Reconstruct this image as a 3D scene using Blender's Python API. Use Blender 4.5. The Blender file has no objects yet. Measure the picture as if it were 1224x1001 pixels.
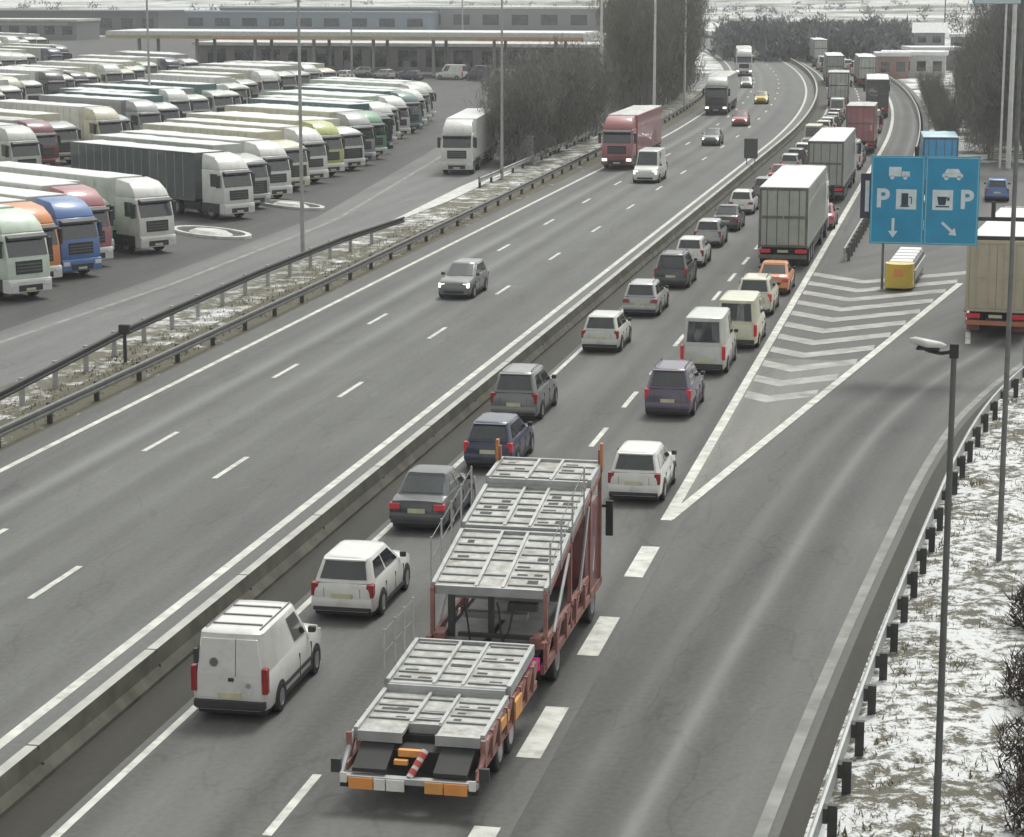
import bpy, bmesh, math, random
from mathutils import Vector, Matrix
random.seed(7)
R = math.radians
S = bpy.context.scene
COL = S.collection

# ------------------------------------------------------------------ camera
CAM_H, FPX, CX, CY, VX, VY = 14.16, 2687.0, 612.0, 500.5, 1174.0, -27.0
PHI = math.atan((CY - VY) / FPX)
TH = math.atan((VX - CX) * math.cos(PHI) / FPX)
cam_d = bpy.data.cameras.new('camera')
cam = bpy.data.objects.new('camera', cam_d)
COL.objects.link(cam)
cam.location = (0, 0, CAM_H)
cam.rotation_euler = (math.pi / 2 - PHI, 0, TH)
cam_d.sensor_fit = 'HORIZONTAL'
cam_d.sensor_width = 36
cam_d.lens = 36 * FPX / 1224
cam_d.clip_start = 0.5
cam_d.clip_end = 12000
S.camera = cam

# ------------------------------------------------------------------ sky, sun, exposure
SUN_EL, SUN_AZ = R(58), R(12)
w = bpy.data.worlds.new('World')
S.world = w
w.use_nodes = True
nt = w.node_tree
nt.nodes.clear()
out = nt.nodes.new('ShaderNodeOutputWorld')
bg = nt.nodes.new('ShaderNodeBackground')
sky = nt.nodes.new('ShaderNodeTexSky')
sky.sky_type = 'NISHITA'
sky.sun_disc = False
sky.sun_elevation = SUN_EL
sky.sun_rotation = SUN_AZ
sky.air_density = 1.0
sky.dust_density = 2.5
sky.ozone_density = 0.6
hs = nt.nodes.new('ShaderNodeHueSaturation')
hs.inputs['Saturation'].default_value = 0.03
nt.links.new(sky.outputs[0], hs.inputs['Color'])
tint = nt.nodes.new('ShaderNodeMixRGB')
tint.blend_type = 'MULTIPLY'
tint.inputs[0].default_value = 1.0
tint.inputs[2].default_value = (0.985, 1.0, 0.96, 1)
nt.links.new(hs.outputs[0], tint.inputs[1])
nt.links.new(tint.outputs[0], bg.inputs[0])
bg.inputs[1].default_value = 0.12
nt.links.new(bg.outputs[0], out.inputs[0])
sun_d = bpy.data.lights.new('sun', 'SUN')
sun_d.energy = 1.3
sun_d.angle = R(16)
sun_d.color = (1.0, 0.985, 0.92)
sun = bpy.data.objects.new('sun', sun_d)
COL.objects.link(sun)
sun.rotation_euler = (math.pi / 2 - SUN_EL, 0, math.pi - SUN_AZ)
sun.location = (0, -20, 60)
S.view_settings.view_transform = 'Standard'
S.view_settings.look = 'None'
S.view_settings.gamma = 1
S.view_settings.exposure = 0.6


# ------------------------------------------------------------------ helpers
def G(px, py, z=0.0):
    """Where the sight line through a photo pixel meets the level z (metres)."""
    D = math.cos(PHI) * (py - VY)
    F = FPX / math.cos(PHI) - (py - VY) * math.sin(PHI)
    t = (CAM_H - z) / D
    fw, X = F * t, (px - CX) * t
    return (X * math.cos(TH) - fw * math.sin(TH), X * math.sin(TH) + fw * math.cos(TH))


MATS = {}


def mat(name, col, rough=0.6, metal=0.0, var=0.12, scale=3.0, coat=0.0, emit=0.0, spec=0.5, dirt=None, dscale=1.2):
    if name in MATS:
        return MATS[name]
    m = bpy.data.materials.new(name)
    m.use_nodes = True
    n, l = m.node_tree.nodes, m.node_tree.links
    b = n['Principled BSDF']
    b.inputs['Roughness'].default_value = rough
    b.inputs['Metallic'].default_value = metal
    b.inputs['Coat Weight'].default_value = coat
    b.inputs['Specular IOR Level'].default_value = spec
    tc = n.new('ShaderNodeTexCoord')
    nz = n.new('ShaderNodeTexNoise')
    nz.inputs['Scale'].default_value = scale
    nz.inputs['Detail'].default_value = 6
    l.new(tc.outputs['Object'], nz.inputs['Vector'])
    rp = n.new('ShaderNodeValToRGB')
    rp.color_ramp.elements[0].position = 0.3
    rp.color_ramp.elements[1].position = 0.7
    lo, hi = 1 - var, 1 + var
    rp.color_ramp.elements[0].color = (col[0] * lo, col[1] * lo, col[2] * lo, 1)
    rp.color_ramp.elements[1].color = (min(1, col[0] * hi), min(1, col[1] * hi), min(1, col[2] * hi), 1)
    l.new(nz.outputs['Fac'], rp.inputs[0])
    src = rp.outputs[0]
    if dirt:
        n2 = n.new('ShaderNodeTexNoise')
        n2.inputs['Scale'].default_value = dscale
        n2.inputs['Detail'].default_value = 8
        n2.inputs['Roughness'].default_value = 0.7
        l.new(tc.outputs['Object'], n2.inputs['Vector'])
        r2 = n.new('ShaderNodeMapRange')
        r2.inputs[1].default_value = 0.5
        r2.inputs[2].default_value = 0.72
        r2.inputs[4].default_value = 0.8
        l.new(n2.outputs['Fac'], r2.inputs[0])
        mx = n.new('ShaderNodeMixRGB')
        mx.inputs[2].default_value = (*dirt, 1)
        l.new(r2.outputs[0], mx.inputs[0])
        l.new(src, mx.inputs[1])
        src = mx.outputs[0]
    l.new(src, b.inputs['Base Color'])
    if emit:
        b.inputs['Emission Color'].default_value = (*col, 1)
        b.inputs['Emission Strength'].default_value = emit
    MATS[name] = m
    return m


class MB:
    """Collects faces for ONE mesh object."""

    def __init__(self):
        self.v, self.f, self.mi, self.uv = [], [], [], None

    def face(self, pts, m=0):
        i = len(self.v)
        self.v += [tuple(p) for p in pts]
        self.f.append(tuple(range(i, i + len(pts))))
        self.mi.append(m)

    def box(self, x0, x1, y0, y1, z0, z1, m=0):
        i = len(self.v)
        self.v += [(x, y, z) for z in (z0, z1) for y in (y0, y1) for x in (x0, x1)]
        for q in ((0, 2, 3, 1), (4, 5, 7, 6), (0, 1, 5, 4), (2, 6, 7, 3), (0, 4, 6, 2), (1, 3, 7, 5)):
            self.f.append(tuple(i + k for k in q))
            self.mi.append(m)

    def loft(self, rings, m=0, cap=True, closed=True):
        i = len(self.v)
        n = len(rings[0])
        for r in rings:
            self.v += [tuple(p) for p in r]
        for a in range(len(rings) - 1):
            for k in range(n if closed else n - 1):
                k2 = (k + 1) % n
                self.f.append((i + a * n + k, i + a * n + k2, i + (a + 1) * n + k2, i + (a + 1) * n + k))
                self.mi.append(m)
        if cap:
            self.f.append(tuple(i + k for k in reversed(range(n))))
            self.f.append(tuple(i + (len(rings) - 1) * n + k for k in range(n)))
            self.mi += [m, m]

    def cyl(self, a, b, r0, r1=None, n=10, m=0, cap=True):
        a, b = Vector(a), Vector(b)
        r1 = r0 if r1 is None else r1
        d = (b - a).normalized()
        u = d.orthogonal().normalized()
        v = d.cross(u)
        rings = []
        for c, r in ((a, r0), (b, r1)):
            rings.append([c + u * (r * math.cos(2 * math.pi * k / n)) + v * (r * math.sin(2 * math.pi * k / n)) for k in range(n)])
        self.loft(rings, m, cap)

    def tube(self, pts, r, n=6, m=0):
        for a, b in zip(pts, pts[1:]):
            self.cyl(a, b, r, r, n, m)

    def prism(self, prof, x0, x1, m=0):
        """prof = (y, z) outline, extruded along x."""
        self.loft([[(x0, y, z) for y, z in prof], [(x1, y, z) for y, z in prof]], m)

    def build(self, name, mats, parent=None, smooth=None, bevel=0.0, fix=True):
        me = bpy.data.meshes.new(name)
        me.from_pydata(self.v, [], self.f)
        if not isinstance(mats, (list, tuple)):
            mats = [mats]
        for m in mats:
            me.materials.append(m)
        me.polygons.foreach_set('material_index', self.mi)
        if self.uv:
            ul = me.uv_layers.new(name='road')
            for lp in me.loops:
                ul.data[lp.index].uv = self.uv[lp.vertex_index]
        if fix or bevel:
            bm = bmesh.new()
            bm.from_mesh(me)
            bmesh.ops.remove_doubles(bm, verts=bm.verts, dist=1e-5) if bevel else None
            bmesh.ops.recalc_face_normals(bm, faces=bm.faces)
            if bevel:
                ed = [e for e in bm.edges if len(e.link_faces) == 2 and e.calc_face_angle(0) > R(32)]
                bmesh.ops.bevel(bm, geom=ed, offset=bevel, segments=2, affect='EDGES', profile=0.5, clamp_overlap=True)
            bm.to_mesh(me)
            bm.free()
        if smooth:
            for p in me.polygons:
                p.use_smooth = True
            me.set_sharp_from_angle(angle=R(smooth))
        o = bpy.data.objects.new(name, me)
        COL.objects.link(o)
        if parent:
            o.parent = parent
        return o


def tag(o, label=None, cat=None, group=None, kind=None):
    if label:
        o['label'] = label
    if cat:
        o['category'] = cat
    if group:
        o['group'] = group
    if kind:
        o['kind'] = kind
    return o


def empty(name, loc=(0, 0, 0), rz=0.0):
    o = bpy.data.objects.new(name, None)
    o.empty_display_size = 0.5
    COL.objects.link(o)
    o.location = loc
    o.rotation_euler = (0, 0, rz)
    return o


def copy_tree(o, parent=None):
    c = o.copy()
    COL.objects.link(c)
    if parent:
        c.parent = parent
    for ch in o.children:
        copy_tree(ch, c)
    return c


def recolour(root, cols):
    def walk(o):
        base = o.name.split('.')[0]
        if base in cols and o.type == 'MESH':
            o.material_slots[0].link = 'OBJECT'
            o.material_slots[0].material = cols[base]
        for ch in o.children:
            walk(ch)
    walk(root)


PROTO = {}


def place(key, builder, name, loc, rz, label, cat, group=None, cols=None, scale=None):
    """First use of a kind moves the built thing itself; later uses copy it with its parts."""
    if key not in PROTO:
        PROTO[key] = o = builder()
    else:
        o = copy_tree(PROTO[key])
    o.name = name
    o.location = (loc[0], loc[1], loc[2] if len(loc) > 2 else ROAD_Z)
    o.rotation_euler = (0, 0, rz)
    if scale:
        o.scale = scale
    if 'group' in o.keys():
        del o['group']
    tag(o, label, cat, group)
    if cols:
        recolour(o, cols)
    return o


ROAD_Z = 0.03


def off(s):
    if s <= 190:
        return 0.0
    if s <= 640:
        return -(s - 190) ** 2 / 2600
    return -(450 ** 2) / 2600 - (s - 640) * 0.346


def head(s):
    """Heading of the road at distance s (rotation about z)."""
    return math.atan(-(off(s + 1) - off(s - 1)) / 2)


# ------------------------------------------------------------------ materials of the setting
def asphalt_mat(name, base, streak=0.25, track=0.0, centre=0.0, seed=0.0, bands=()):
    """Asphalt worn along the driving direction: UV = (metres across, metres along)."""
    m = bpy.data.materials.new(name)
    m.use_nodes = True
    n, l = m.node_tree.nodes, m.node_tree.links
    b = n['Principled BSDF']
    uv = n.new('ShaderNodeUVMap')
    mp = n.new('ShaderNodeMapping')
    mp.inputs['Location'].default_value = (seed, seed, 0)
    mp.inputs['Scale'].default_value = (0.9, 0.012, 1)
    l.new(uv.outputs[0], mp.inputs[0])
    n1 = n.new('ShaderNodeTexNoise')
    n1.inputs['Scale'].default_value = 1.0
    n1.inputs['Detail'].default_value = 5
    n1.inputs['Roughness'].default_value = 0.6
    l.new(mp.outputs[0], n1.inputs['Vector'])
    mp2 = n.new('ShaderNodeMapping')
    mp2.inputs['Scale'].default_value = (0.35, 0.1, 1)
    l.new(uv.outputs[0], mp2.inputs[0])
    n2 = n.new('ShaderNodeTexNoise')
    n2.inputs['Scale'].default_value = 1.0
    n2.inputs['Detail'].default_value = 8
    l.new(mp2.outputs[0], n2.inputs['Vector'])
    n3 = n.new('ShaderNodeTexNoise')
    n3.inputs['Scale'].default_value = 7.0
    n3.inputs['Detail'].default_value = 4
    l.new(uv.outputs[0], n3.inputs['Vector'])
    # wheel tracks: two darker bands per 3.4 m lane
    sx = n.new('ShaderNodeSeparateXYZ')
    l.new(uv.outputs[0], sx.inputs[0])
    mu = n.new('ShaderNodeMath')
    mu.operation = 'MULTIPLY_ADD'
    mu.inputs[1].default_value = 2 * math.pi / 1.7
    mu.inputs[2].default_value = centre
    l.new(sx.outputs[0], mu.inputs[0])
    co = n.new('ShaderNodeMath')
    co.operation = 'COSINE'
    l.new(mu.outputs[0], co.inputs[0])

    def madd(a, k, c):
        q = n.new('ShaderNodeMath')
        q.operation = 'MULTIPLY_ADD'
        l.new(a, q.inputs[0])
        q.inputs[1].default_value = k
        if isinstance(c, float):
            q.inputs[2].default_value = c
        else:
            l.new(c, q.inputs[2])
        return q.outputs[0]
    f = madd(n1.outputs['Fac'], 2 * streak, 1.0 - streak)
    f = madd(n2.outputs['Fac'], 2 * streak * 0.7, f)
    f = madd(n3.outputs['Fac'], 0.5, f)
    f = madd(co.outputs[0], track, f)
    f = madd(f, 1.0, -0.25 - streak * 0.7)
    # long worn or salted bands: a soft profile across the lane, broken up by the noise along it
    brk = madd(n1.outputs['Fac'], 0.9, 0.25)
    for c_, w_, amp in bands:
        d = madd(sx.outputs[0], 1.0 / w_, -c_ / w_)
        p2 = n.new('ShaderNodeMath')
        p2.operation = 'MULTIPLY'
        l.new(d, p2.inputs[0])
        l.new(d, p2.inputs[1])
        ng = madd(p2.outputs[0], -1.0, 0.0)
        ex = n.new('ShaderNodeMath')
        ex.operation = 'EXPONENT'
        l.new(ng, ex.inputs[0])
        pr = n.new('ShaderNodeMath')
        pr.operation = 'MULTIPLY'
        l.new(ex.outputs[0], pr.inputs[0])
        l.new(brk, pr.inputs[1])
        f = madd(pr.outputs[0], amp, f)
    # fine cracks and sealed seams
    vo = n.new('ShaderNodeTexVoronoi')
    vo.feature = 'DISTANCE_TO_EDGE'
    vo.inputs['Scale'].default_value = 1.0
    mp3 = n.new('ShaderNodeMapping')
    mp3.inputs['Scale'].default_value = (0.28, 0.09, 1)
    wv = n.new('ShaderNodeVectorMath')
    wv.operation = 'MULTIPLY_ADD'
    l.new(n2.outputs['Color'], wv.inputs[0])
    wv.inputs[1].default_value = (1.6, 1.6, 0)
    l.new(uv.outputs[0], mp3.inputs[0])
    l.new(mp3.outputs[0], wv.inputs[2])
    l.new(wv.outputs[0], vo.inputs['Vector'])
    cr = n.new('ShaderNodeMapRange')
    cr.inputs[1].default_value = 0.0
    cr.inputs[2].default_value = 0.012
    cr.inputs[3].default_value = -0.16
    cr.inputs[4].default_value = 0.0
    l.new(vo.outputs['Distance'], cr.inputs[0])
    f = madd(cr.outputs[0], 1.0, f)
    # dried salt blotches and darker damp patches
    mp4 = n.new('ShaderNodeMapping')
    mp4.inputs['Scale'].default_value = (0.8, 0.16, 1)
    mp4.inputs['Location'].default_value = (seed * 2, 4.0, 0)
    l.new(uv.outputs[0], mp4.inputs[0])
    n4 = n.new('ShaderNodeTexNoise')
    n4.inputs['Scale'].default_value = 1.0
    n4.inputs['Detail'].default_value = 9
    n4.inputs['Roughness'].default_value = 0.72
    l.new(mp4.outputs[0], n4.inputs['Vector'])
    for lo_, hi_, amp_ in ((0.55, 0.78, 0.34), (0.45, 0.25, -0.28)):
        q = n.new('ShaderNodeMapRange')
        q.inputs[1].default_value = lo_
        q.inputs[2].default_value = hi_
        q.inputs[4].default_value = amp_
        l.new(n4.outputs['Fac'], q.inputs[0])
        f = madd(q.outputs[0], 1.0, f)
    mx = n.new('ShaderNodeVectorMath')
    mx.operation = 'SCALE'
    mx.inputs[0].default_value = base
    l.new(f, mx.inputs['Scale'])
    l.new(mx.outputs[0], b.inputs['Base Color'])
    b.inputs['Roughness'].default_value = 0.66
    b.inputs['Specular IOR Level'].default_value = 0.22
    bp = n.new('ShaderNodeBump')
    bp.inputs['Strength'].default_value = 0.15
    l.new(n3.outputs['Fac'], bp.inputs['Height'])
    l.new(bp.outputs[0], b.inputs['Normal'])
    return m


def snow_grass_mat(name, snow_lo, snow_hi, scale, grass=(0.075, 0.075, 0.045), soil=(0.11, 0.095, 0.075), far=False):
    m = bpy.data.materials.new(name)
    m.use_nodes = True
    n, l = m.node_tree.nodes, m.node_tree.links
    b = n['Principled BSDF']
    b.inputs['Roughness'].default_value = 0.85
    b.inputs['Specular IOR Level'].default_value = 0.2
    tc = n.new('ShaderNodeTexCoord')

    def noise(sc, det=8, rough=0.65, stretch=None):
        q = n.new('ShaderNodeTexNoise')
        q.inputs['Scale'].default_value = sc
        q.inputs['Detail'].default_value = det
        q.inputs['Roughness'].default_value = rough
        if stretch:
            mp = n.new('ShaderNodeMapping')
            mp.inputs['Scale'].default_value = stretch
            l.new(tc.outputs['Object'], mp.inputs[0])
            l.new(mp.outputs[0], q.inputs['Vector'])
        else:
            l.new(tc.outputs['Object'], q.inputs['Vector'])
        return q.outputs['Fac']
    na, nb, nc = noise(scale), noise(scale * 6, 6), noise(scale * 0.15, 4)
    g = n.new('ShaderNodeMixRGB')
    g.inputs[1].default_value = (*grass, 1)
    g.inputs[2].default_value = (*soil, 1)
    l.new(nb, g.inputs[0])
    ad = n.new('ShaderNodeMath')
    ad.operation = 'MULTIPLY_ADD'
    ad.inputs[1].default_value = 0.45
    l.new(nb, ad.inputs[0])
    l.new(na, ad.inputs[2])
    ad2 = n.new('ShaderNodeMath')
    ad2.operation = 'MULTIPLY_ADD'
    ad2.inputs[1].default_value = 0.5
    l.new(nc, ad2.inputs[0])
    l.new(ad.outputs[0], ad2.inputs[2])
    mr = n.new('ShaderNodeMapRange')
    mr.inputs[1].default_value = snow_lo
    mr.inputs[2].default_value = snow_hi
    l.new(ad2.outputs[0], mr.inputs[0])
    mx = n.new('ShaderNodeMixRGB')
    l.new(mr.outputs[0], mx.inputs[0])
    l.new(g.outputs[0], mx.inputs[1])
    mx.inputs[2].default_value = (0.72, 0.73, 0.74, 1)
    l.new(mx.outputs[0], b.inputs['Base Color'])
    bp = n.new('ShaderNodeBump')
    bp.inputs['Strength'].default_value = 0.6
    bp.inputs['Distance'].default_value = 0.08
    l.new(ad.outputs[0], bp.inputs['Height'])
    l.new(bp.outputs[0], b.inputs['Normal'])
    return m


M_ASPH_L = asphalt_mat('asphalt_worn_left', (0.134, 0.137, 0.134), 0.32, 0.06, 0.6, 3.1, ((-25.5, 0.28, 0.62), (-26.4, 0.3, -0.2), (-24.9, 0.25, -0.2), (-23.4, 0.3, 0.42), (-22.6, 0.3, -0.22), (-21.7, 0.25, 0.2), (-19.4, 1.2, -0.18), (-27.05, 0.2, -0.2)))
M_ASPH_R = asphalt_mat('asphalt_worn_right', (0.122, 0.122, 0.119), 0.32, 0.07, 0.0, 9.7, ((-11.9, 0.4, -0.5), (-13.1, 0.6, 0.26), (-9.4, 0.7, 0.24), (-7.95, 0.25, -0.4), (-14.3, 0.25, -0.2), (-10.8, 0.2, -0.25)))
M_RAMP = asphalt_mat('asphalt_ramp', (0.116, 0.116, 0.114), 0.34, 0.03, 1.2, 21.3, ((-5.5, 0.16, 0.6), (-4.95, 0.4, -0.42), (-6.15, 0.42, -0.42), (-7.3, 0.45, -0.3), (-4.1, 0.4, 0.2), (-6.8, 0.2, 0.2)))
M_SHOULDER = asphalt_mat('asphalt_dirty_shoulder', (0.040, 0.038, 0.032), 0.4, 0.0, 0, 5.5)
M_LOT = asphalt_mat('asphalt_lot', (0.085, 0.085, 0.085), 0.35, 0.0, 0, 14.0)
M_SERV = asphalt_mat('asphalt_service', (0.165, 0.166, 0.166), 0.26, 0.05, 0.3, 17.0)
M_PAINT = mat('road_paint', (0.60, 0.60, 0.56), 0.7, var=0.22, scale=1.5, dirt=(0.25, 0.25, 0.24), dscale=2.5)
M_PAINT_G = mat('road_paint_hatching', (0.36, 0.36, 0.34), 0.7, var=0.3, scale=1.0, dirt=(0.14, 0.14, 0.135), dscale=1.4)
M_PAINT_F = mat('road_paint_faint', (0.24, 0.24, 0.23), 0.7, var=0.3, scale=1.0, dirt=(0.13, 0.13, 0.125), dscale=1.2)
M_PAINT_W = mat('road_paint_worn', (0.42, 0.42, 0.40), 0.7, var=0.25, scale=1.5, dirt=(0.18, 0.18, 0.175), dscale=2.0)
M_GROUND = snow_grass_mat('ground_snow_patches', 0.88, 1.02, 0.16)
M_VERGE = snow_grass_mat('verge_snow_patches', 0.91, 1.03, 3.4, (0.095, 0.088, 0.064), (0.19, 0.18, 0.15))
M_STRIP = snow_grass_mat('verge_strip_patches', 0.95, 1.15, 0.9, (0.13, 0.13, 0.09), (0.18, 0.165, 0.135))
M_OLIVE = snow_grass_mat('verge_olive_patches', 1.1, 1.24, 0.9, (0.10, 0.10, 0.07), (0.15, 0.135, 0.105))
M_FIELD = snow_grass_mat('snow_field', 0.84, 1.06, 0.02, (0.15, 0.145, 0.12), (0.2, 0.19, 0.165))
M_SNOW = mat('snow', (0.74, 0.75, 0.76), 0.8, var=0.07, scale=1.5)
M_SNOW_DIRTY = mat('snow_dirty', (0.62, 0.62, 0.60), 0.8, var=0.18, scale=2.0, dirt=(0.4, 0.39, 0.36), dscale=0.8)
M_CONC = mat('concrete', (0.33, 0.33, 0.30), 0.85, var=0.15, scale=2.0, dirt=(0.2, 0.2, 0.17), dscale=0.7)
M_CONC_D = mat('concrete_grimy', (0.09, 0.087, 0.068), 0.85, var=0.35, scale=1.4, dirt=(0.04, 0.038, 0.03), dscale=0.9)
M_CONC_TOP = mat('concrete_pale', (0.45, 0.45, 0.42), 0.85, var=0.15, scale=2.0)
M_GALV = mat('galvanised_steel', (0.42, 0.43, 0.43), 0.5, 0.5, var=0.12)
M_GALV_D = mat('galvanised_dull', (0.17, 0.175, 0.17), 0.6, 0.3, var=0.2)
M_STEEL_DK = mat('dark_steel', (0.06, 0.062, 0.06), 0.6, 0.3)
M_POLE = mat('pole_grey', (0.40, 0.41, 0.40), 0.5, 0.3)
M_POLE_DK = mat('pole_dark', (0.11, 0.115, 0.11), 0.5, 0.3)
M_POLE_W = mat('pole_white', (0.7, 0.7, 0.68), 0.5)
M_RUBBER = mat('rubber', (0.025, 0.025, 0.027), 0.8)
M_UNDER = mat('underbody_black', (0.03, 0.03, 0.032), 0.7)
M_PLASTIC = mat('plastic_trim', (0.045, 0.046, 0.05), 0.55)
M_RIM = mat('wheel_rim', (0.35, 0.35, 0.36), 0.35, 0.7)
M_GLASS = mat('car_glass', (0.035, 0.042, 0.046), 0.06, spec=0.9, var=0.3, scale=1.0, coat=0.8)
M_LAMP = mat('headlamp_lens', (0.75, 0.76, 0.76), 0.15, spec=0.8)
M_LAMP_ON = mat('headlamp_lit', (1.0, 0.97, 0.85), 0.2, emit=1.3)
M_LAMP_Y = mat('headlamp_lit_yellow', (1.0, 0.9, 0.4), 0.2, emit=1.3)
M_TAIL = mat('tail_lamp', (0.28, 0.025, 0.03), 0.25, emit=0.03)
M_BRAKE = mat('tail_lamp_lit', (0.45, 0.03, 0.045), 0.25, emit=0.14)
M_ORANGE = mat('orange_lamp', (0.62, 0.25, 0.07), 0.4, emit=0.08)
M_PLATE = mat('number_plate', (0.62, 0.6, 0.42), 0.5)


def paint(name, col, rough=0.35, metal=0.0):
    grime = tuple(0.6 * c + 0.4 * g for c, g in zip(col, (0.2, 0.19, 0.17)))
    return mat('paint_' + name, col, rough, metal, var=0.06, scale=1.2, coat=0.55, dirt=grime, dscale=1.6)


P_WHITE = paint('white', (0.72, 0.72, 0.70))
P_OFFW = paint('off_white', (0.6, 0.62, 0.58))
P_SILVER = paint('silver', (0.42, 0.43, 0.43), 0.35, 0.3)
P_GREY = paint('grey', (0.2, 0.205, 0.21), 0.35, 0.3)
P_DARK = paint('dark_grey', (0.075, 0.078, 0.085), 0.35, 0.2)
P_BLACK = paint('black', (0.03, 0.03, 0.034), 0.3)
P_NAVY = paint('navy', (0.04, 0.045, 0.09), 0.35)
P_MAROON = paint('maroon', (0.20, 0.06, 0.075), 0.4)
P_RED = paint('red', (0.42, 0.08, 0.08), 0.4)
P_ROSE = paint('faded_red', (0.42, 0.16, 0.18), 0.45)
P_BLUE = paint('blue', (0.10, 0.2, 0.46), 0.4)
P_BRIGHTBLUE = paint('bright_blue', (0.08, 0.42, 0.78), 0.4)
P_ORANGE = paint('orange', (0.72, 0.27, 0.10), 0.45)
P_GREEN = paint('green', (0.16, 0.36, 0.21), 0.45)
P_MINT = paint('mint', (0.62, 0.72, 0.62), 0.45)
P_TEAL = paint('teal', (0.14, 0.24, 0.24), 0.5)
P_YELLOW = paint('yellow', (0.72, 0.52, 0.07), 0.5)
P_CREAM = paint('cream', (0.66, 0.64, 0.5), 0.5)
P_LIME = paint('lime', (0.5, 0.55, 0.2), 0.5)
P_VIOLET = paint('violet_grey', (0.12, 0.095, 0.15), 0.4)
P_TAN = paint('tan', (0.40, 0.27, 0.15), 0.6)
P_BEIGE = paint('beige', (0.52, 0.46, 0.34), 0.6)
P_TGREY = paint('tarp_grey', (0.10, 0.12, 0.12), 0.6)


# ------------------------------------------------------------------ ground and roads
def strip(name, l0, l1, s0, s1, z, m, step=6.0, curve=True, kind='structure', ushift=None):
    """A sheet between two offsets (numbers or functions of s) along the motorway."""
    mb = MB()
    mb.uv = []
    n = max(1, int((s1 - s0) / step))
    for i in range(n + 1):
        s = s0 + (s1 - s0) * i / n
        a = l0(s) if callable(l0) else l0
        b = l1(s) if callable(l1) else l1
        o = off(s) if curve else 0
        mb.v += [(a + o, s, z), (b + o, s, z)]
        u0 = ushift(s) if ushift else 0
        mb.uv += [(a + u0, s), (b + u0, s)]
        if i:
            k = 2 * i
            mb.f.append((k - 2, k - 1, k + 1, k))
            mb.mi.append(0)
    o = mb.build(name, m, fix=False)
    tag(o, kind=kind)
    return o


def hill(x, y):
    d = max(0.0, y + 0.15 * x - 620)
    return 0.00003 * d * d / (1 + d / 2500) + (1.6 * math.sin(x / 140.0) + 1.2 * math.sin(y / 90 + x / 230)) * min(1, d / 250)


def ground():
    mb = MB()
    xs = [-2600, -1800, -1200, -900] + list(range(-700, 520, 40)) + [700, 1000, 1500, 2200]
    ys = [-60, 0, 60, 120, 200, 300, 400, 500] + list(range(560, 1500, 45)) + list(range(1500, 3600, 200))
    for y in ys:
        for x in xs:
            mb.v.append((x, y, hill(x, y)))
    nx = len(xs)
    for j in range(len(ys) - 1):
        for i in range(nx - 1):
            mb.f.append((j * nx + i, j * nx + i + 1, (j + 1) * nx + i + 1, (j + 1) * nx + i))
            mb.mi.append(1 if ys[j] >= 560 else 0)
    tag(mb.build('ground', [M_GROUND, M_FIELD], fix=False, smooth=60), kind='structure')


ground()
strip('motorway_left', -28.6, -16.4, 15, 640, ROAD_Z, M_ASPH_L)
strip('median_strip', -16.4, -14.9, 15, 640, 0.024, M_SHOULDER)
strip('motorway_right', -14.9, -7.2, 15, 640, ROAD_Z, M_ASPH_R)
EDGE = [(20, -3.9), (30, -3.35), (38.8, -2.95), (46, -2.55), (56, -1.85), (68, -0.95), (76.8, 0.2), (84, 1.8), (93, 4.2), (103, 7.4), (113, 11.2), (125, 16.5)]


def interp(tab, s):
    if s <= tab[0][0]:
        return tab[0][1]
    for (a, va), (b, vb) in zip(tab, tab[1:]):
        if s <= b:
            return va + (vb - va) * (s - a) / (b - a)
    return tab[-1][1]


def smooth_edge(s):
    return sum(interp(EDGE, s + d) for d in (-6, -3, 0, 3, 6)) / 5


def ramp_left(s):
    return -7.5 + max(0, s - 58) * 0.145 + max(0, s - 98) ** 2 * 0.012


strip('ramp', -7.2, lambda s: smooth_edge(s) + 0.75, 15, 128, 0.026, M_RAMP, 2.0, False, ushift=lambda s: -smooth_edge(s) - 3.35)
strip('gutter', lambda s: smooth_edge(s) + 0.3, lambda s: smooth_edge(s) + 1.5, 15, 95, 0.031, M_SHOULDER, 2.0, False)
strip('rest_area_road', -7.2, 14, 128, 179, 0.018, M_RAMP, 8)
strip('far_shoulder', -7.2, -4.0, 179, 640, 0.026, M_RAMP, 8)
strip('service_road', lambda s: interp([(50, -39.5), (100, -38.2), (130, -38.6), (180, -44), (230, -50), (330, -60)], s), lambda s: interp([(50, -33.2), (150, -33.4), (160, -34.6), (210, -36.4), (260, -36.6), (330, -36)], s), 40, 340, 0.02, M_SERV, 5, False)
strip('truck_park', -330, lambda s: interp([(50, -39.4), (100, -38.1), (130, -38.5), (180, -43.9), (230, -49.9), (330, -59.9), (400, -70)], s), 40, 520, 0.012, M_LOT, 6, False)
strip('verge_strip', -33.3, -30.75, 30, 340, 0.016, M_STRIP, 6)
strip('verge_grass', -30.75, -28.55, 30, 340, 0.016, M_OLIVE, 6)


def verge():
    """The snow-flecked bank to the right of the ramp guardrail, gently uneven."""
    mb = MB()
    rnd = random.Random(3)
    nx, ys = 26, [20 + 0.7 * i for i in range(150)]
    for y in ys:
        x0 = smooth_edge(y) + 0.7
        for i in range(nx + 1):
            t = i / nx
            mb.v.append((x0 + t * 14, y, 0.03 + (0 if i == 0 else rnd.uniform(0, 0.13)) + 0.5 * math.sin(min(1, t * 2.2) * math.pi) * 0.3 - t * 0.25))
    for j in range(len(ys) - 1):
        for i in range(nx):
            a = j * (nx + 1) + i
            mb.f.append((a, a + 1, a + nx + 2, a + nx + 1))
            mb.mi.append(0)
    tag(mb.build('verge', M_VERGE, fix=False, smooth=70), kind='structure')


verge()


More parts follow.
